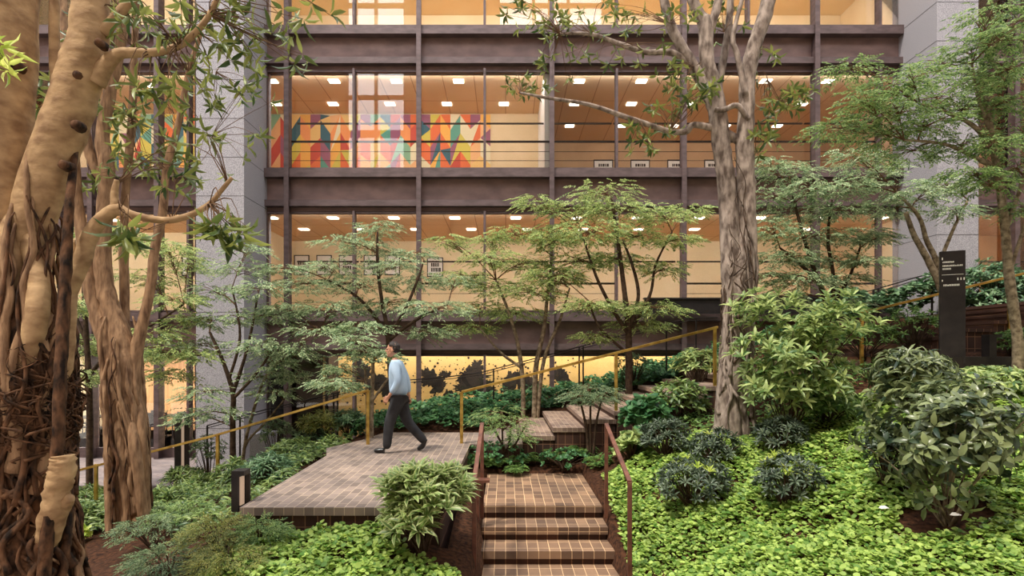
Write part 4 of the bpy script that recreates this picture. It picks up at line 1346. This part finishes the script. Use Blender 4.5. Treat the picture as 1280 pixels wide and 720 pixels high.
tree('maple_tree', 'large maple leaning over the upper stair at the right edge', 9.0,
     [[(1272, 425, 6), (1266, 380, 6), (1260, 330, 5.5), (1256, 280, 5), (1248, 220, 4.6), (1240, 175, 4), (1232, 120, 3)], [(1248, 200, 3.6), (1225, 165, 3), (1195, 145, 2.2), (1150, 130, 1.6)], [(1246, 210, 3.4), (1215, 195, 2.8), (1180, 180, 2), (1130, 175, 1.3)],
      [(1256, 290, 2.8), (1274, 240, 2.4), (1290, 180, 1.6)], [(1240, 170, 2.8), (1222, 120, 2), (1215, 80, 1.2)], [(1262, 340, 2.8), (1275, 300, 2.2), (1285, 270, 1.4)]],
     [(1215, 62, 38, 13), (1255, 45, 38, 16), (1180, 82, 40, 12), (1140, 98, 40, 11), (1100, 112, 34, 10), (1225, 95, 44, 14), (1170, 120, 46, 13), (1120, 132, 44, 13), (1080, 148, 38, 12), (1265, 85, 34, 18), (1045, 160, 30, 9), (1205, 135, 44, 14), (1155, 155, 46, 13), (1100, 168, 44, 13), (1250, 130, 34, 16), (1060, 85, 30, 6), (1275, 25, 28, 16),
      (1200, 180, 36, 12), (1140, 190, 40, 10), (1245, 180, 26, 14), (1275, 165, 24, 16), (1270, 210, 24, 14), (1235, 230, 26, 12), (1280, 260, 22, 12), (1210, 215, 26, 9), (1240, 15, 30, 12), (1075, 125, 22, 10)],
     M['bark_d'], M['lf_feather_d'], dens=.95, leafl=.075, leafw=.028)
tree('maple_tree', 'sparse maple with dark stem before the left granite pier', 11.4,
     [[(291, 560, 3.6), (291, 520, 3.4), (291, 490, 3), (278, 450, 2.2), (262, 415, 1.5)], [(291, 492, 2.6), (305, 450, 2), (315, 410, 1.6), (322, 370, 1)], [(290, 500, 2.2), (322, 465, 1.7), (345, 430, 1.2)], [(286, 475, 2), (300, 420, 1.6), (290, 360, 1)]],
     [(300, 335, 36, 14), (270, 365, 34, 13), (325, 360, 28, 13), (345, 395, 26, 13), (265, 400, 30, 12), (300, 395, 30, 12), (250, 430, 30, 12), (320, 430, 30, 12), (250, 490, 26, 12), (330, 470, 30, 12), (275, 515, 28, 10), (345, 455, 20, 10), (235, 520, 18, 12), (310, 310, 22, 9)],
     M['bark_e'], M['lf_feather'], dens=.55)
tree('maple_tree', 'thin-stemmed maple right beside the left granite pier and dark doorway', 11.9,
     [[(304, 570, 2), (315, 520, 1.9), (333, 470, 1.5), (362, 440, 1)], [(306, 560, 1.6), (330, 530, 1.3), (355, 500, 1)]],
     [(365, 470, 22, 10), (340, 490, 22, 9), (372, 445, 22, 8), (335, 440, 18, 9)], M['bark_d'], M['lf_feather'], dens=.6)
tree('maple_tree', 'bright green maple foliage between the two left fig trees', 11.8,
     [[(112, 600, 4), (112, 500, 3.6), (108, 420, 3), (105, 360, 2.4), (110, 300, 1.6)], [(110, 470, 2.8), (150, 430, 2.2), (200, 400, 1.5), (230, 380, 1)], [(109, 430, 2.4), (90, 380, 1.6), (85, 330, 1)]],
     [(115, 290, 26, 13), (165, 300, 34, 12), (210, 310, 30, 12), (100, 325, 20, 15), (190, 345, 36, 12), (235, 330, 20, 10), (95, 380, 18, 16), (215, 375, 34, 11), (190, 418, 38, 12), (230, 400, 26, 10), (100, 430, 22, 16), (215, 440, 32, 11), (175, 445, 30, 9), (105, 470, 20, 10), (215, 468, 24, 10), (250, 445, 20, 9), (150, 290, 20, 8)],
     M['bark_e'], M['lf_feather_y'], dens=.8)

# little trees by the stair
tree('dwarf_tree', 'dwarf layered shrub with bare stems at the near edge of the broad stair', 9.75,
     [[(735, 565, 2), (733, 535, 1.8), (725, 500, 1.2)], [(742, 565, 2), (745, 530, 1.6), (752, 500, 1)], [(738, 565, 1.8), (738, 530, 1.5), (738, 495, 1)]],
     [(738, 486, 30, 9), (720, 495, 18, 7), (755, 495, 18, 7), (740, 500, 26, 6)], M['bark_e'], M['lf_nandina'], dens=1.1, leafl=.05, leafw=.018, ln=.18, dj=.1, cat='shrub')
tree('dwarf_tree', 'dwarf many-stemmed shrub on the terrace edge left of the broad stair', 9.9,
     [[(632, 565, 1.6), (622, 545, 1.4), (612, 525, 1)], [(636, 565, 1.6), (638, 540, 1.4), (640, 520, 1)], [(640, 565, 1.6), (650, 545, 1.2), (658, 530, .8)], [(628, 565, 1.4), (628, 540, 1.1), (626, 520, .8)]],
     [(625, 515, 32, 10), (612, 525, 24, 9), (645, 527, 24, 9), (632, 535, 28, 9), (650, 545, 18, 9)], M['bark_e'], M['lf_feather_d'], dens=.8, leafl=.045, leafw=.018, ln=.16, dj=.1, cat='shrub')

# --- shrubs
shrub('big light green rosette-leaved shrub growing right of the tall fig trunk', 985, 455, 102, 86, M['lf_rhodo'], d=D3 - .75, whorls=520, n=7, ln=.16, wid=.05, el=24, upb=.5, stems=8, lobes=34, lobr=(.2, .36), lobd=(.25, .92))
shrub('darker leafy skirt shrub at the foot of the big light green shrub', 1035, 505, 60, 32, M['lf_fern'], d=D3 - .5, whorls=150, n=6, ln=.12, wid=.042, lobes=6)
shrub('variegated pale-edged shrub left of the garden stair above bright ground cover', 528, 630, 68, 48, M['lf_varieg'], d=5.75, lobes=9, under=-.6, whorls=200, n=8, ln=.19, wid=.054, el=30, upb=.6, stems=10, fill=.45, name='variegated_shrub')
shrub('dark rounded mound shrub with lime shoots, nearest the right stair handrail', 866, 606, 46, 31, M['lf_mound'], whorls=130, n=9, ln=.10, wid=.026, top=M['lf_lime'], topn=.28, name='mound_shrub')
shrub('dark rounded mound shrub lit pale, upper left of the mound group below the fig trunk', 832, 550, 32, 25, M['lf_mound'], whorls=100, n=9, ln=.10, wid=.026, name='mound_shrub')
shrub('dark rounded mound shrub directly below the tall fig trunk', 895, 562, 32, 22, M['lf_mound'], whorls=90, n=9, ln=.10, wid=.026, top=M['lf_lime'], topn=.12, name='mound_shrub')
shrub('dark mound shrub under the big light green shrub', 976, 546, 32, 22, M['lf_mound'], whorls=90, n=9, ln=.10, wid=.026, name='mound_shrub')
shrub('dark mound shrub with lime new leaves in the middle of the right ground cover', 984, 602, 38, 32, M['lf_mound'], whorls=120, n=9, ln=.10, wid=.028, top=M['lf_lime'], topn=.4, name='mound_shrub')
shrub('dense small-leaved dark shrub tucked against the left side of the camellia', 1108, 572, 26, 42, M['lf_mound'], whorls=110, n=8, ln=.08, wid=.03, name='dark_shrub')
shrub('large glossy camellia with bare lower stems in the right ground cover', 1184, 544, 108, 90, M['lf_camellia'], base=655, whorls=560, n=4, ln=.125, wid=.056, el=10, upb=.3, stems=5, lobes=44, under=-.75, lobr=(.16, .32), lobd=(.2, .95), name='camellia_shrub', stem='bark_d')
shrub('long-leaved silvery green shrub above the camellia in front of the sign', 1135, 462, 62, 34, M['lf_camellia'], base=510, whorls=200, n=6, ln=.17, wid=.045, el=5, upb=.35, lobes=9, name='long_leaved_shrub')
shrub('low leafy shrub behind the big light green shrub beside brass rail foot', 1080, 425, 42, 18, M['lf_fern'], base=450, whorls=90, n=7, ln=.10, wid=.035)
shrub('bright-topped low shrub in front of the steel kerb right of the sign', 1235, 478, 50, 18, M['lf_rhodo'], base=500, whorls=110, n=6, ln=.12, wid=.05, el=10)
shrub('low shrub between sign pylon and the forked maple stems', 1140, 410, 32, 26, M['lf_fern'], d=10.0, whorls=80, n=6, ln=.09, wid=.035)
shrub('round green shrub at the right edge below the brick stair', 1268, 432, 24, 22, M['lf_fern'], d=9.75, whorls=90, n=7, ln=.08, wid=.03)
shrub('big-leaved plant growing up the slope left of the tall fig trunk', 850, 502, 34, 26, M['lf_lance'], whorls=90, n=6, ln=.15, wid=.06, el=12)
shrub('broad-leaved plant with round leaves just right of the broad stair', 808, 525, 28, 28, M['lf_cover_dark'], base=560, whorls=70, n=5, ln=.15, wid=.13, el=15, tmpl=T_ROUND, name='broad_leaved_plant')
shrub('broad-leaved plant with pale leaf beside the right stair rail', 790, 560, 20, 18, M['lf_rhodo'], base=580, whorls=34, n=4, ln=.15, wid=.13, el=15, tmpl=T_ROUND, name='broad_leaved_plant')
shrub('leafy shrub at the top of the broad stair beside the brass rail end', 872, 458, 32, 22, M['lf_rhodo'], base=485, whorls=80, n=6, ln=.14, wid=.045, el=12)
shrub('dark bush behind the post of the long brass rail', 792, 465, 22, 24, M['lf_nandina'], d=13.4, whorls=90, n=7, ln=.08, wid=.03)
for lb, px, py, rx, ry, mm in [
    ('lance-leaved plant at the left end of the planter behind the leaning tree', 108, 625, 26, 16, 'lf_lance'), ('lance-leaved plant at foot of the rooted trunk, dark foliage', 108, 655, 24, 20, 'lf_lance'),
    ('dark lance-leaved plant just right of the leaning tree trunk', 212, 628, 30, 18, 'lf_lance'), ('lance-leaved plant between leaning tree and low bollard light', 255, 612, 32, 18, 'lf_lance'),
    ('lance-leaved plant directly behind the low bollard light', 300, 598, 30, 22, 'lf_lance'), ('silvery lance-leaved plant at the left terrace edge, nearest the bollard', 335, 592, 30, 22, 'lf_teal'),
    ('lance-leaved plant at the left terrace edge halfway back', 365, 572, 30, 22, 'lf_lance'), ('silvery lance-leaved plant overhanging the terrace corner', 392, 556, 28, 18, 'lf_teal'),
    ('upright shrub behind the terrace corner plants', 345, 545, 26, 20, 'lf_nandina'), ('loose green shrub by the foot of the dark railing', 262, 570, 22, 26, 'lf_nandina'),
    ('yellowish shrub before the dark doorway', 400, 532, 24, 18, 'lf_nandina_y'), ('low shrub left of the brass post on the terrace', 436, 532, 20, 18, 'lf_teal'),
    ('low shrub between the two front trees under the left rail', 232, 600, 24, 14, 'lf_lance')]:
    b_ = ground_at(px, py + ry * .6, near=6.4)
    shrub(lb, px, py, rx, ry, M[mm], d=min(b_.y, 12.2), whorls=75, n=7, ln=.16 if mm != 'lf_nandina' else .09, wid=.034, el=18, fill=.4, name='lance_leaved_plant' if mm != 'lf_nandina' else 'leafy_shrub', stems=6)
shrub('plant at the left edge under the rooted trunk with lime leaves', 92, 668, 15, 13, M['lf_lime'], whorls=26, n=6, ln=.08, wid=.05, el=20, tmpl=T_ROUND, name='lime_plant')


def nandina(label, px, py, rx, ry, m, base=None, dens=1.0, d=None):
    b = ground_at(px, min(py + ry if base is None else base, 719))
    dd = d or b.y
    S_ = FPX / dd
    c = P(px, py, dd); gg = g(c.x, dd)
    t = thing('nandina_shrub', label, 'shrub', (c.x, dd, gg))
    lv = Leaves(); st = MB()
    RX, RZ = rx / S_, ry / S_
    for i in range(int(190 * dens)):
        u = unit(RNG.normal(size=3)); u[2] = abs(u[2]) if u[2] < -.3 else u[2]
        r = RNG.uniform(.2, 1) ** .4
        p = c + Vector((u[0] * RX * r, u[1] * RX * .8 * r, u[2] * RZ * r))
        p.z = max(p.z, g(p.x, p.y) + .04)
        spray(lv, p, unit(np.array([u[0], u[1], RNG.uniform(-.1, .3)]) + RNG.normal(0, .2, 3)), .13, .045, .013, 5, droop=.3)
        if i % 9 == 0: st.tube([Vector((c.x, dd, gg - .03)), Vector((c.x, dd, gg)).lerp(p, .6) + Vector((0, 0, .05)), p], [.007, .005, .003], 5, sub=3)
    lv.build('foliage', m, t); st.build('stem', M['bark_e'], t, smooth=True)


nandina('blue-green nandina at the bottom edge right of the rooted trunk', 212, 705, 48, 22, M['lf_nandina'], base=719, dens=1.3)
nandina('blue-green nandina at the foot of the leaning tree', 190, 665, 42, 20, M['lf_nandina'], dens=1.1)
nandina('yellow-green nandina in front of the low bollard light', 275, 672, 44, 24, M['lf_nandina_y'], dens=1.3)
nandina('olive nandina at the bottom edge left of the bright ground cover', 285, 705, 42, 20, M['lf_nandina_y'], base=719, dens=1.2)
nandina('dark nandina below the terrace corner', 325, 668, 26, 18, M['lf_feather_d'], dens=.8)
nandina('greenish nandina between the leaning tree and bollard', 235, 645, 36, 16, M['lf_feather_d'], dens=1.0)


def fern(label, px, py, r, m=None, group=None):
    b = ground_at(px, py + 6)
    t = thing('fern', label, 'fern', b, group)
    lv = Leaves()
    R = r / (FPX / b.y)
    for k in range(16):
        a = k * 2.4 + RNG.uniform(-.2, .2); el = RNG.uniform(.4, 1.2)
        h = np.array([math.cos(a), math.sin(a), 0])
        n_ = 12
        for j in range(n_):
            f = (j + .5) / n_
            q = np.array(b) + h * R * 1.1 * f + np.array([0, 0, R * (el * f * 1.5 - 1.3 * f * f * el)]) + np.array([0, 0, .02])
            sd = np.cross(h, [0, 0, 1])
            for s_ in (-1, 1):
                lv.add(q, sd * s_ + h * .5, [0, 0, 1] + RNG.normal(0, .2, 3), R * .42 * math.sin(PI * (f * .8 + .15)), R * .09)
    lv.build('frond', m or M['lf_fern'], t)


for lb, px, py, r in [('fern at the left end of the bed behind the landing', 590, 575, 22), ('fern behind the landing beside the left stair post', 618, 578, 22), ('dark fern in the middle of the bed behind the landing', 650, 574, 24),
                      ('pale-tipped fern at the back edge of the landing', 645, 586, 16), ('bushy fern under the broad stair, centre of the bed', 700, 572, 26), ('fern below the dwarf layered shrub', 728, 566, 20), ('fern at the right end of the landing bed by the rail top', 748, 578, 18),
                      ('small fern on the bare soil under the broad stair', 672, 560, 16), ('fern against the near face of the broad stair', 706, 553, 17)]:
    fern(lb, px, py, r)
for lb, px, py, rx, ry in [('leafy clump behind the landing, left half of the bed', 620, 568, 40, 14), ('leafy clump behind the landing, right half of the bed', 705, 574, 34, 12)]:
    shrub(lb, px, py, rx, ry, M['lf_cover_dark'], whorls=70, n=6, ln=.06, wid=.045, tmpl=T_ROUND, name='leafy_clump')


# --- ground cover: beds of small round leaves
def cover(name, label, m, poly=None, region=None, dens=900, ln=.05, h0=.02, h1=.12, seed=0, cat='ground cover', wr=.95, bumps=2.2, mask=None, tmpl=T_ROUND):
    rg = np.random.default_rng(seed)
    if region is not None: x0, x1, y0, y1 = region
    else:
        x0 = min(p[0] for p in poly); x1 = max(p[0] for p in poly); y0 = min(p[1] for p in poly); y1 = max(p[1] for p in poly)
    n = int((x1 - x0) * (y1 - y0) * dens)
    x = rg.uniform(x0, x1, n); y = rg.uniform(y0, y1, n)
    k = ~footprint(x, y)
    if poly is not None: k &= inside(poly, x, y)
    if mask is not None: k &= mask(x, y)
    x, y = x[k], y[k]
    z = gz(x, y)
    px = VX + x / y * FPX; py = VY - (z - EYE) / y * FPX
    k = (px > -300) & (px < 1650) & (py < 790)
    x, y, z = x[k], y[k], z[k]
    b = np.array([mnoise.noise((a * bumps, c * bumps, seed)) + .5 * mnoise.noise((a * bumps * 2.7, c * bumps * 2.7, seed + 5)) for a, c in zip(x, y)])
    z = z + h0 + np.clip(.5 + .8 * b, 0, 1.3) * (h1 - h0) + rg.uniform(-.045, .02, len(x))
    a = rg.uniform(0, 2 * PI, len(x)); tl = rg.normal(0, .42, (len(x), 2))
    d = np.stack([np.cos(a), np.sin(a), rg.normal(0.0, .3, len(x))], 1)
    nn = np.stack([tl[:, 0], tl[:, 1] - .25, np.ones(len(x))], 1)
    l = ln * rg.uniform(.6, 1.25, len(x))
    lv = Leaves(); lv.add(np.stack([x, y, z], 1), d, nn, l, l * wr)
    o = lv.build(name, m, None, tmpl)
    prop(o, label, cat, None, 'stuff')
    return o


holes = [(3.6, 5.9, .30), (3.75, 5.75, .2)]
C1 = ground_at(1180, 652)
soilspot = lambda x, y: (np.hypot((x - C1.x) / .42, (y - C1.y) / .28) > 1) & (np.hypot((x - b3.x) / .38, (y - b3.y) / .3) > 1)
cover('ground_cover', 'bright green round-leaved ground cover sloping down right of the garden stair', M['lf_cover'],
      poly=[(1.40, 3.6), (1.38, 7.6), (1.45, 8.6), (2.4, 9.3), (3.4, 9.0), (5.2, 8.9), (13, 9.2), (13, 3.2), (4, 2.6)], dens=2300, ln=.05, h1=.16, seed=1, mask=soilspot)
cover('ground_cover', 'bright green round-leaved ground cover below the terrace, left of the garden stair', M['lf_cover'],
      poly=[(-3.0, 3.8), (-2.5, 5.9), (-1.2, 5.97), (-.95, 5.6), (-.45, 5.5), (-.36, 3.6), (-2, 3.0)], dens=2500, ln=.05, h1=.15, seed=2)
cover('ivy_bed', 'dark green ivy bed behind the terrace along the splashed wall', M['lf_cover_dark'],
      poly=[(-3.2, 11.8), (-2.5, 11.75), (-.5, 11.75), (.3, 13.1), (5, 13.1), (5, 15.8), (-3.6, 15.8)], dens=520, ln=.085, h0=.05, h1=.40, seed=3, bumps=1.6)
cover('ivy_bed', 'mixed low planting on the slope between terrace and lower plaza', M['lf_lance'],
      poly=[(-10, 11.3), (-4.9, 11.3), (-3.1, 11.8), (-2.9, 10.2), (-3.1, 9.6), (-2.95, 6.6), (-3.4, 6.3), (-5.0, 7.8), (-9, 8.5)], dens=330, ln=.12, h0=.03, h1=.32, seed=4, wr=.32, bumps=1.8, tmpl=T_LANCE)
cover('ground_cover', 'low green planting on the slope at the near side of the broad stair', M['lf_fern'],
      poly=[(1.3, 9.0), (2.1, 10.05), (6.4, 10.05), (6.4, 9.2), (3.2, 9.2), (2.3, 9.3)], dens=500, ln=.08, h0=.03, h1=.20, seed=5, wr=.5)
cover('ivy_bed', 'ivy climbing the bank behind the upper stair at right', M['lf_teal'],
      poly=[(7.5, 13.05), (14, 13.05), (14, 14.4), (7.5, 14.4)], dens=650, ln=.11, h0=.05, h1=.9, seed=6, bumps=1.0)
cover('ivy_bed', 'green bank behind the broad stair in front of the railing at centre right', M['lf_cover_dark'],
      poly=[(3.2, 13.05), (7.5, 13.05), (7.5, 14.6), (3.2, 14.6)], dens=380, ln=.09, h0=.05, h1=.45, seed=7)
shrub('ivy-like hedge with glossy pale leaves behind the upper stair, right of the sign', 1240, 372, 46, 44, M['lf_teal'], d=13.3, whorls=280, n=6, ln=.15, wid=.06, el=12, fill=.6, name='hedge')

# fallen leaves
for lb, px, py in [('fallen white leaf on the ground cover right of the mound shrubs', 1098, 652), ('fallen pale leaf on the soil under the camellia', 1187, 664)]:
    b_ = ground_at(px, py + 3)
    lv = Leaves(); lv.add(np.array([b_.x, b_.y, b_.z + .14]), [.8, -.4, .2], [0, -.6, 1], .09, .05)
    prop(lv.build('fallen_leaf', M['white'], None, T_LANCE), lb, 'leaf')

# ------------------------------------------------------------------ the walking man
M['skin'] = noisy('skin', srgb(196, 146, 118), srgb(182, 130, 104), 20, 0.55)
M['shirt'] = noisy('shirt_cloth', srgb(178, 200, 222), srgb(160, 184, 210), 6, 0.8, 0.3, bdist=.01)
M['trousers'] = noisy('trouser_cloth', srgb(50, 50, 54), srgb(34, 34, 38), 8, 0.85, 0.3, bdist=.01)
M['shoe'] = mat('shoe_leather', srgb(24, 22, 24), .3)
M['hair'] = noisy('hair', srgb(48, 36, 30), srgb(28, 20, 18), 40, 0.7, 0.4)

DM = 9.33
OX = (498 - VX) / FPX * DM
man = thing('person', 'man in pale blue shirt and dark trousers walking left across the terrace', 'person', (OX, DM, 0))


def J(x, y, z): return Vector((OX + x, DM + y, z))     # man faces -x; near side is -y


def skinned(name, verts, edges, rad, material, parent, voxel=.008, extra=None, sub=2, root=0, remesh=True):
    me = bpy.data.meshes.new(name)
    me.from_pydata([tuple(v - ORI[parent]) for v in verts], edges, [])
    o = link(name, me, parent)
    md = o.modifiers.new('skin', 'SKIN')
    md.use_smooth_shade = True
    for i, r in enumerate(rad):
        sv = me.skin_vertices[0].data[i]
        sv.radius = r if hasattr(r, '__len__') else (r, r)
        sv.use_root = (i == root)
    s2 = o.modifiers.new('sub', 'SUBSURF'); s2.levels = sub; s2.render_levels = sub
    dg = bpy.context.evaluated_depsgraph_get()
    ev = o.evaluated_get(dg)
    nm = bpy.data.meshes.new_from_object(ev, depsgraph=dg)
    o.modifiers.clear()
    bm = bmesh.new(); bm.from_mesh(nm)
    if extra: extra(bm)
    out = bpy.data.meshes.new(name); bm.to_mesh(out); bm.free()
    out.materials.clear(); out.materials.append(material)
    o.data = out
    if not remesh:
        for p in out.polygons: p.use_smooth = True
        return o
    rm = o.modifiers.new('remesh', 'REMESH'); rm.mode = 'VOXEL'; rm.voxel_size = voxel; rm.use_smooth_shade = True
    sm_ = o.modifiers.new('smooth', 'SMOOTH'); sm_.iterations = 3; sm_.factor = .5
    return o


# joints: n = near (his left leg forward, near arm), f = far
hip = J(.02, 0, .93)
J_ = dict(
    pelvis=hip, waist=J(.0, 0, 1.06), chest=J(-.03, 0, 1.28), neck0=J(-.045, 0, 1.46), neck1=J(-.07, 0, 1.54),
    nh=J(.02, -.09, .90), nk=J(-.13, -.09, .50), na=J(-.17, -.09, .09),
    fh=J(.02, .09, .90), fk=J(.12, .09, .49), fa=J(.40, .09, .17),
    ns=J(-.03, -.18, 1.41), ne=J(.04, -.23, 1.14), nw=J(-.10, -.24, .93),
    fs=J(-.03, .18, 1.41), fe=J(.10, .22, 1.15), fw=J(.13, .22, .90))
names = list(J_)
verts = [J_[k] for k in names]
I = {k: i for i, k in enumerate(names)}
edges = [(I[a], I[b]) for a, b in (('pelvis', 'waist'), ('waist', 'chest'), ('chest', 'neck0'), ('neck0', 'neck1'), ('pelvis', 'nh'), ('nh', 'nk'), ('nk', 'na'), ('pelvis', 'fh'), ('fh', 'fk'), ('fk', 'fa'),
                                   ('chest', 'ns'), ('ns', 'ne'), ('ne', 'nw'), ('chest', 'fs'), ('fs', 'fe'), ('fe', 'fw'))]
R_ = dict(pelvis=(.12, .10), waist=(.12, .10), chest=(.14, .11), neck0=(.06, .06), neck1=(.055, .055), nh=(.08, .08), nk=(.052, .052), na=(.036, .036), fh=(.08, .08), fk=(.052, .052), fa=(.036, .036),
          ns=(.055, .055), ne=(.04, .04), nw=(.026, .026), fs=(.055, .055), fe=(.04, .04), fw=(.026, .026))
rad = [R_[k] for k in names]


def add_hand(wk, el, side, curl):
    w_ = J_[wk]; dr = (w_ - J_[el]).normalized()
    pal = w_ + dr * .045
    i0 = len(verts); verts.append(pal); rad.append((.026, .022)); edges.append((I[wk], i0))
    ax = Vector((-1, 0, .1)) if True else None
    cr = (ax - dr * ax.dot(dr)).normalized()
    for k, (off, ln_) in enumerate(((.030, .068), (.010, .076), (-.010, .072), (-.029, .058))):
        a = pal + dr * .035 + cr * off
        b = a + dr * ln_ * .5 + Vector((0, -side * .006, 0)); c = b + dr * ln_ * .42 + Vector((curl * .01, side * .018, 0))
        j = len(verts); verts.extend([a, b, c]); rad.extend([(.010, .010), (.0085, .0085), (.007, .007)])
        edges.extend([(i0, j), (j, j + 1), (j + 1, j + 2)])
    a = pal + cr * .036 - dr * .005; b = a + cr * .014 + dr * .03; c = b + dr * .026
    j = len(verts); verts.extend([a, b, c]); rad.extend([(.012, .012), (.010, .010), (.008, .008)])
    edges.extend([(i0, j), (j, j + 1), (j + 1, j + 2)])


add_hand('nw', 'ne', 1, 1)
add_hand('fw', 'fe', -1, -1)
HC = J(-.095, 0, 1.655)


def head_bm(bm):
    def ell(c, rx, ry, rz, n=20):
        r = bmesh.ops.create_uvsphere(bm, u_segments=n, v_segments=n // 2 + 2, radius=1)
        for v in r['verts']: v.co = (c - ORI[man]) + Vector((v.co.x * rx, v.co.y * ry, v.co.z * rz))
        return r['verts']
    ell(HC + Vector((.01, 0, .02)), .098, .077, .10)          # skull
    vs = ell(HC + Vector((-.03, 0, -.045)), .062, .058, .075)    # face and jaw
    ell(HC + Vector((-.062, 0, -.098)), .025, .028, .02)      # chin
    ell(HC + Vector((-.102, 0, -.018)), .020, .013, .022)     # nose
    ell(HC + Vector((-.090, 0, .012)), .012, .010, .024)      # bridge
    ell(HC + Vector((-.086, 0, -.055)), .012, .024, .007)     # upper lip
    ell(HC + Vector((-.084, 0, -.067)), .012, .022, .007)     # lower lip
    ell(HC + Vector((-.082, -.03, .022)), .012, .024, .008); ell(HC + Vector((-.082, .03, .022)), .012, .024, .008)   # brow
    for s_ in (-1, 1):
        ell(HC + Vector((.012, s_ * .078, -.012)), .020, .010, .032)    # ear
        ell(HC + Vector((-.055, s_ * .04, -.02)), .022, .020, .018)     # cheek


body = skinned('body', verts, edges, rad, M['skin'], man, voxel=.006, extra=head_bm)
mb = MB()
for s_ in (-1, 1):
    c = HC + Vector((-.088, s_ * .030, .004)); mb.tube([c + Vector((.01, 0, 0)), c, c + Vector((-.003, 0, 0))], [.011, .009, .003], 8, sub=1)
mb.build('eye', M['black'], man, smooth=True)

sv = ['pelvis', 'waist', 'chest', 'neck0', 'ns', 'ne', 'nw', 'fs', 'fe', 'fw']
vv = [J(.02, 0, .865), J(.0, 0, 1.06), J_['chest'], J(-.05, 0, 1.49), J_['ns'], J_['ne'], J_['ne'].lerp(J_['nw'], .86), J_['fs'], J_['fe'], J_['fe'].lerp(J_['fw'], .86)]
skinned('shirt', vv, [(0, 1), (1, 2), (2, 3), (2, 4), (4, 5), (5, 6), (2, 7), (7, 8), (8, 9)],
        [(.19, .165), (.185, .165), (.205, .18), (.075, .072), (.095, .095), (.066, .066), (.045, .045), (.095, .095), (.066, .066), (.045, .045)], M['shirt'], man, remesh=False)
vv = [J(.02, 0, 1.0), J(.02, -.085, .86), J_['nk'], J_['nk'].lerp(J_['na'], 1.10), J(.02, .085, .86), J_['fk'], J_['fk'].lerp(J_['fa'], 1.12)]
skinned('trousers', vv, [(0, 1), (1, 2), (2, 3), (0, 4), (4, 5), (5, 6)],
        [(.165, .14), (.13, .125), (.092, .088), (.072, .068), (.13, .125), (.092, .088), (.072, .068)], M['trousers'], man, voxel=.008)


def shoe(heel, toe, ball, up):
    skinned('shoe', [heel, ball, toe, heel + up * .075], [(0, 1), (1, 2), (0, 3)], [(.052, .050), (.058, .044), (.040, .030), (.055, .055)], M['shoe'], man, voxel=.007)


hz = .04
shoe(J(-.16, -.09, hz), J(-.385, -.09, hz - .005), J(-.30, -.09, hz), Vector((-.05, 0, 1)))
shoe(J(.43, .09, .125), J(.29, .09, .028), J(.325, .09, .045), Vector((-.2, 0, .9)))


def hair_bm():
    bm = bmesh.new()
    r = bmesh.ops.create_uvsphere(bm, u_segments=28, v_segments=18, radius=1)
    for v in r['verts']:
        n_ = mnoise.noise(v.co * 6) * .03
        v.co = Vector((v.co.x * (.108 + n_), v.co.y * (.086 + n_), v.co.z * (.108 + n_)))
    dl = [v for v in bm.verts if (v.co.z < .03 and v.co.x < -.01) or v.co.z < -.075 or (v.co.x < -.07 and v.co.z < .06)]
    bmesh.ops.delete(bm, geom=dl, context='VERTS')
    me = bpy.data.meshes.new('hair'); bm.to_mesh(me); bm.free()
    me.materials.append(M['hair'])
    o = link('hair', me, man); o.location = (HC + Vector((.014, 0, .022))) - ORI[man]
    for p in me.polygons: p.use_smooth = True
    s_ = o.modifiers.new('t', 'SOLIDIFY'); s_.thickness = .012


hair_bm()
# people's own settings end here
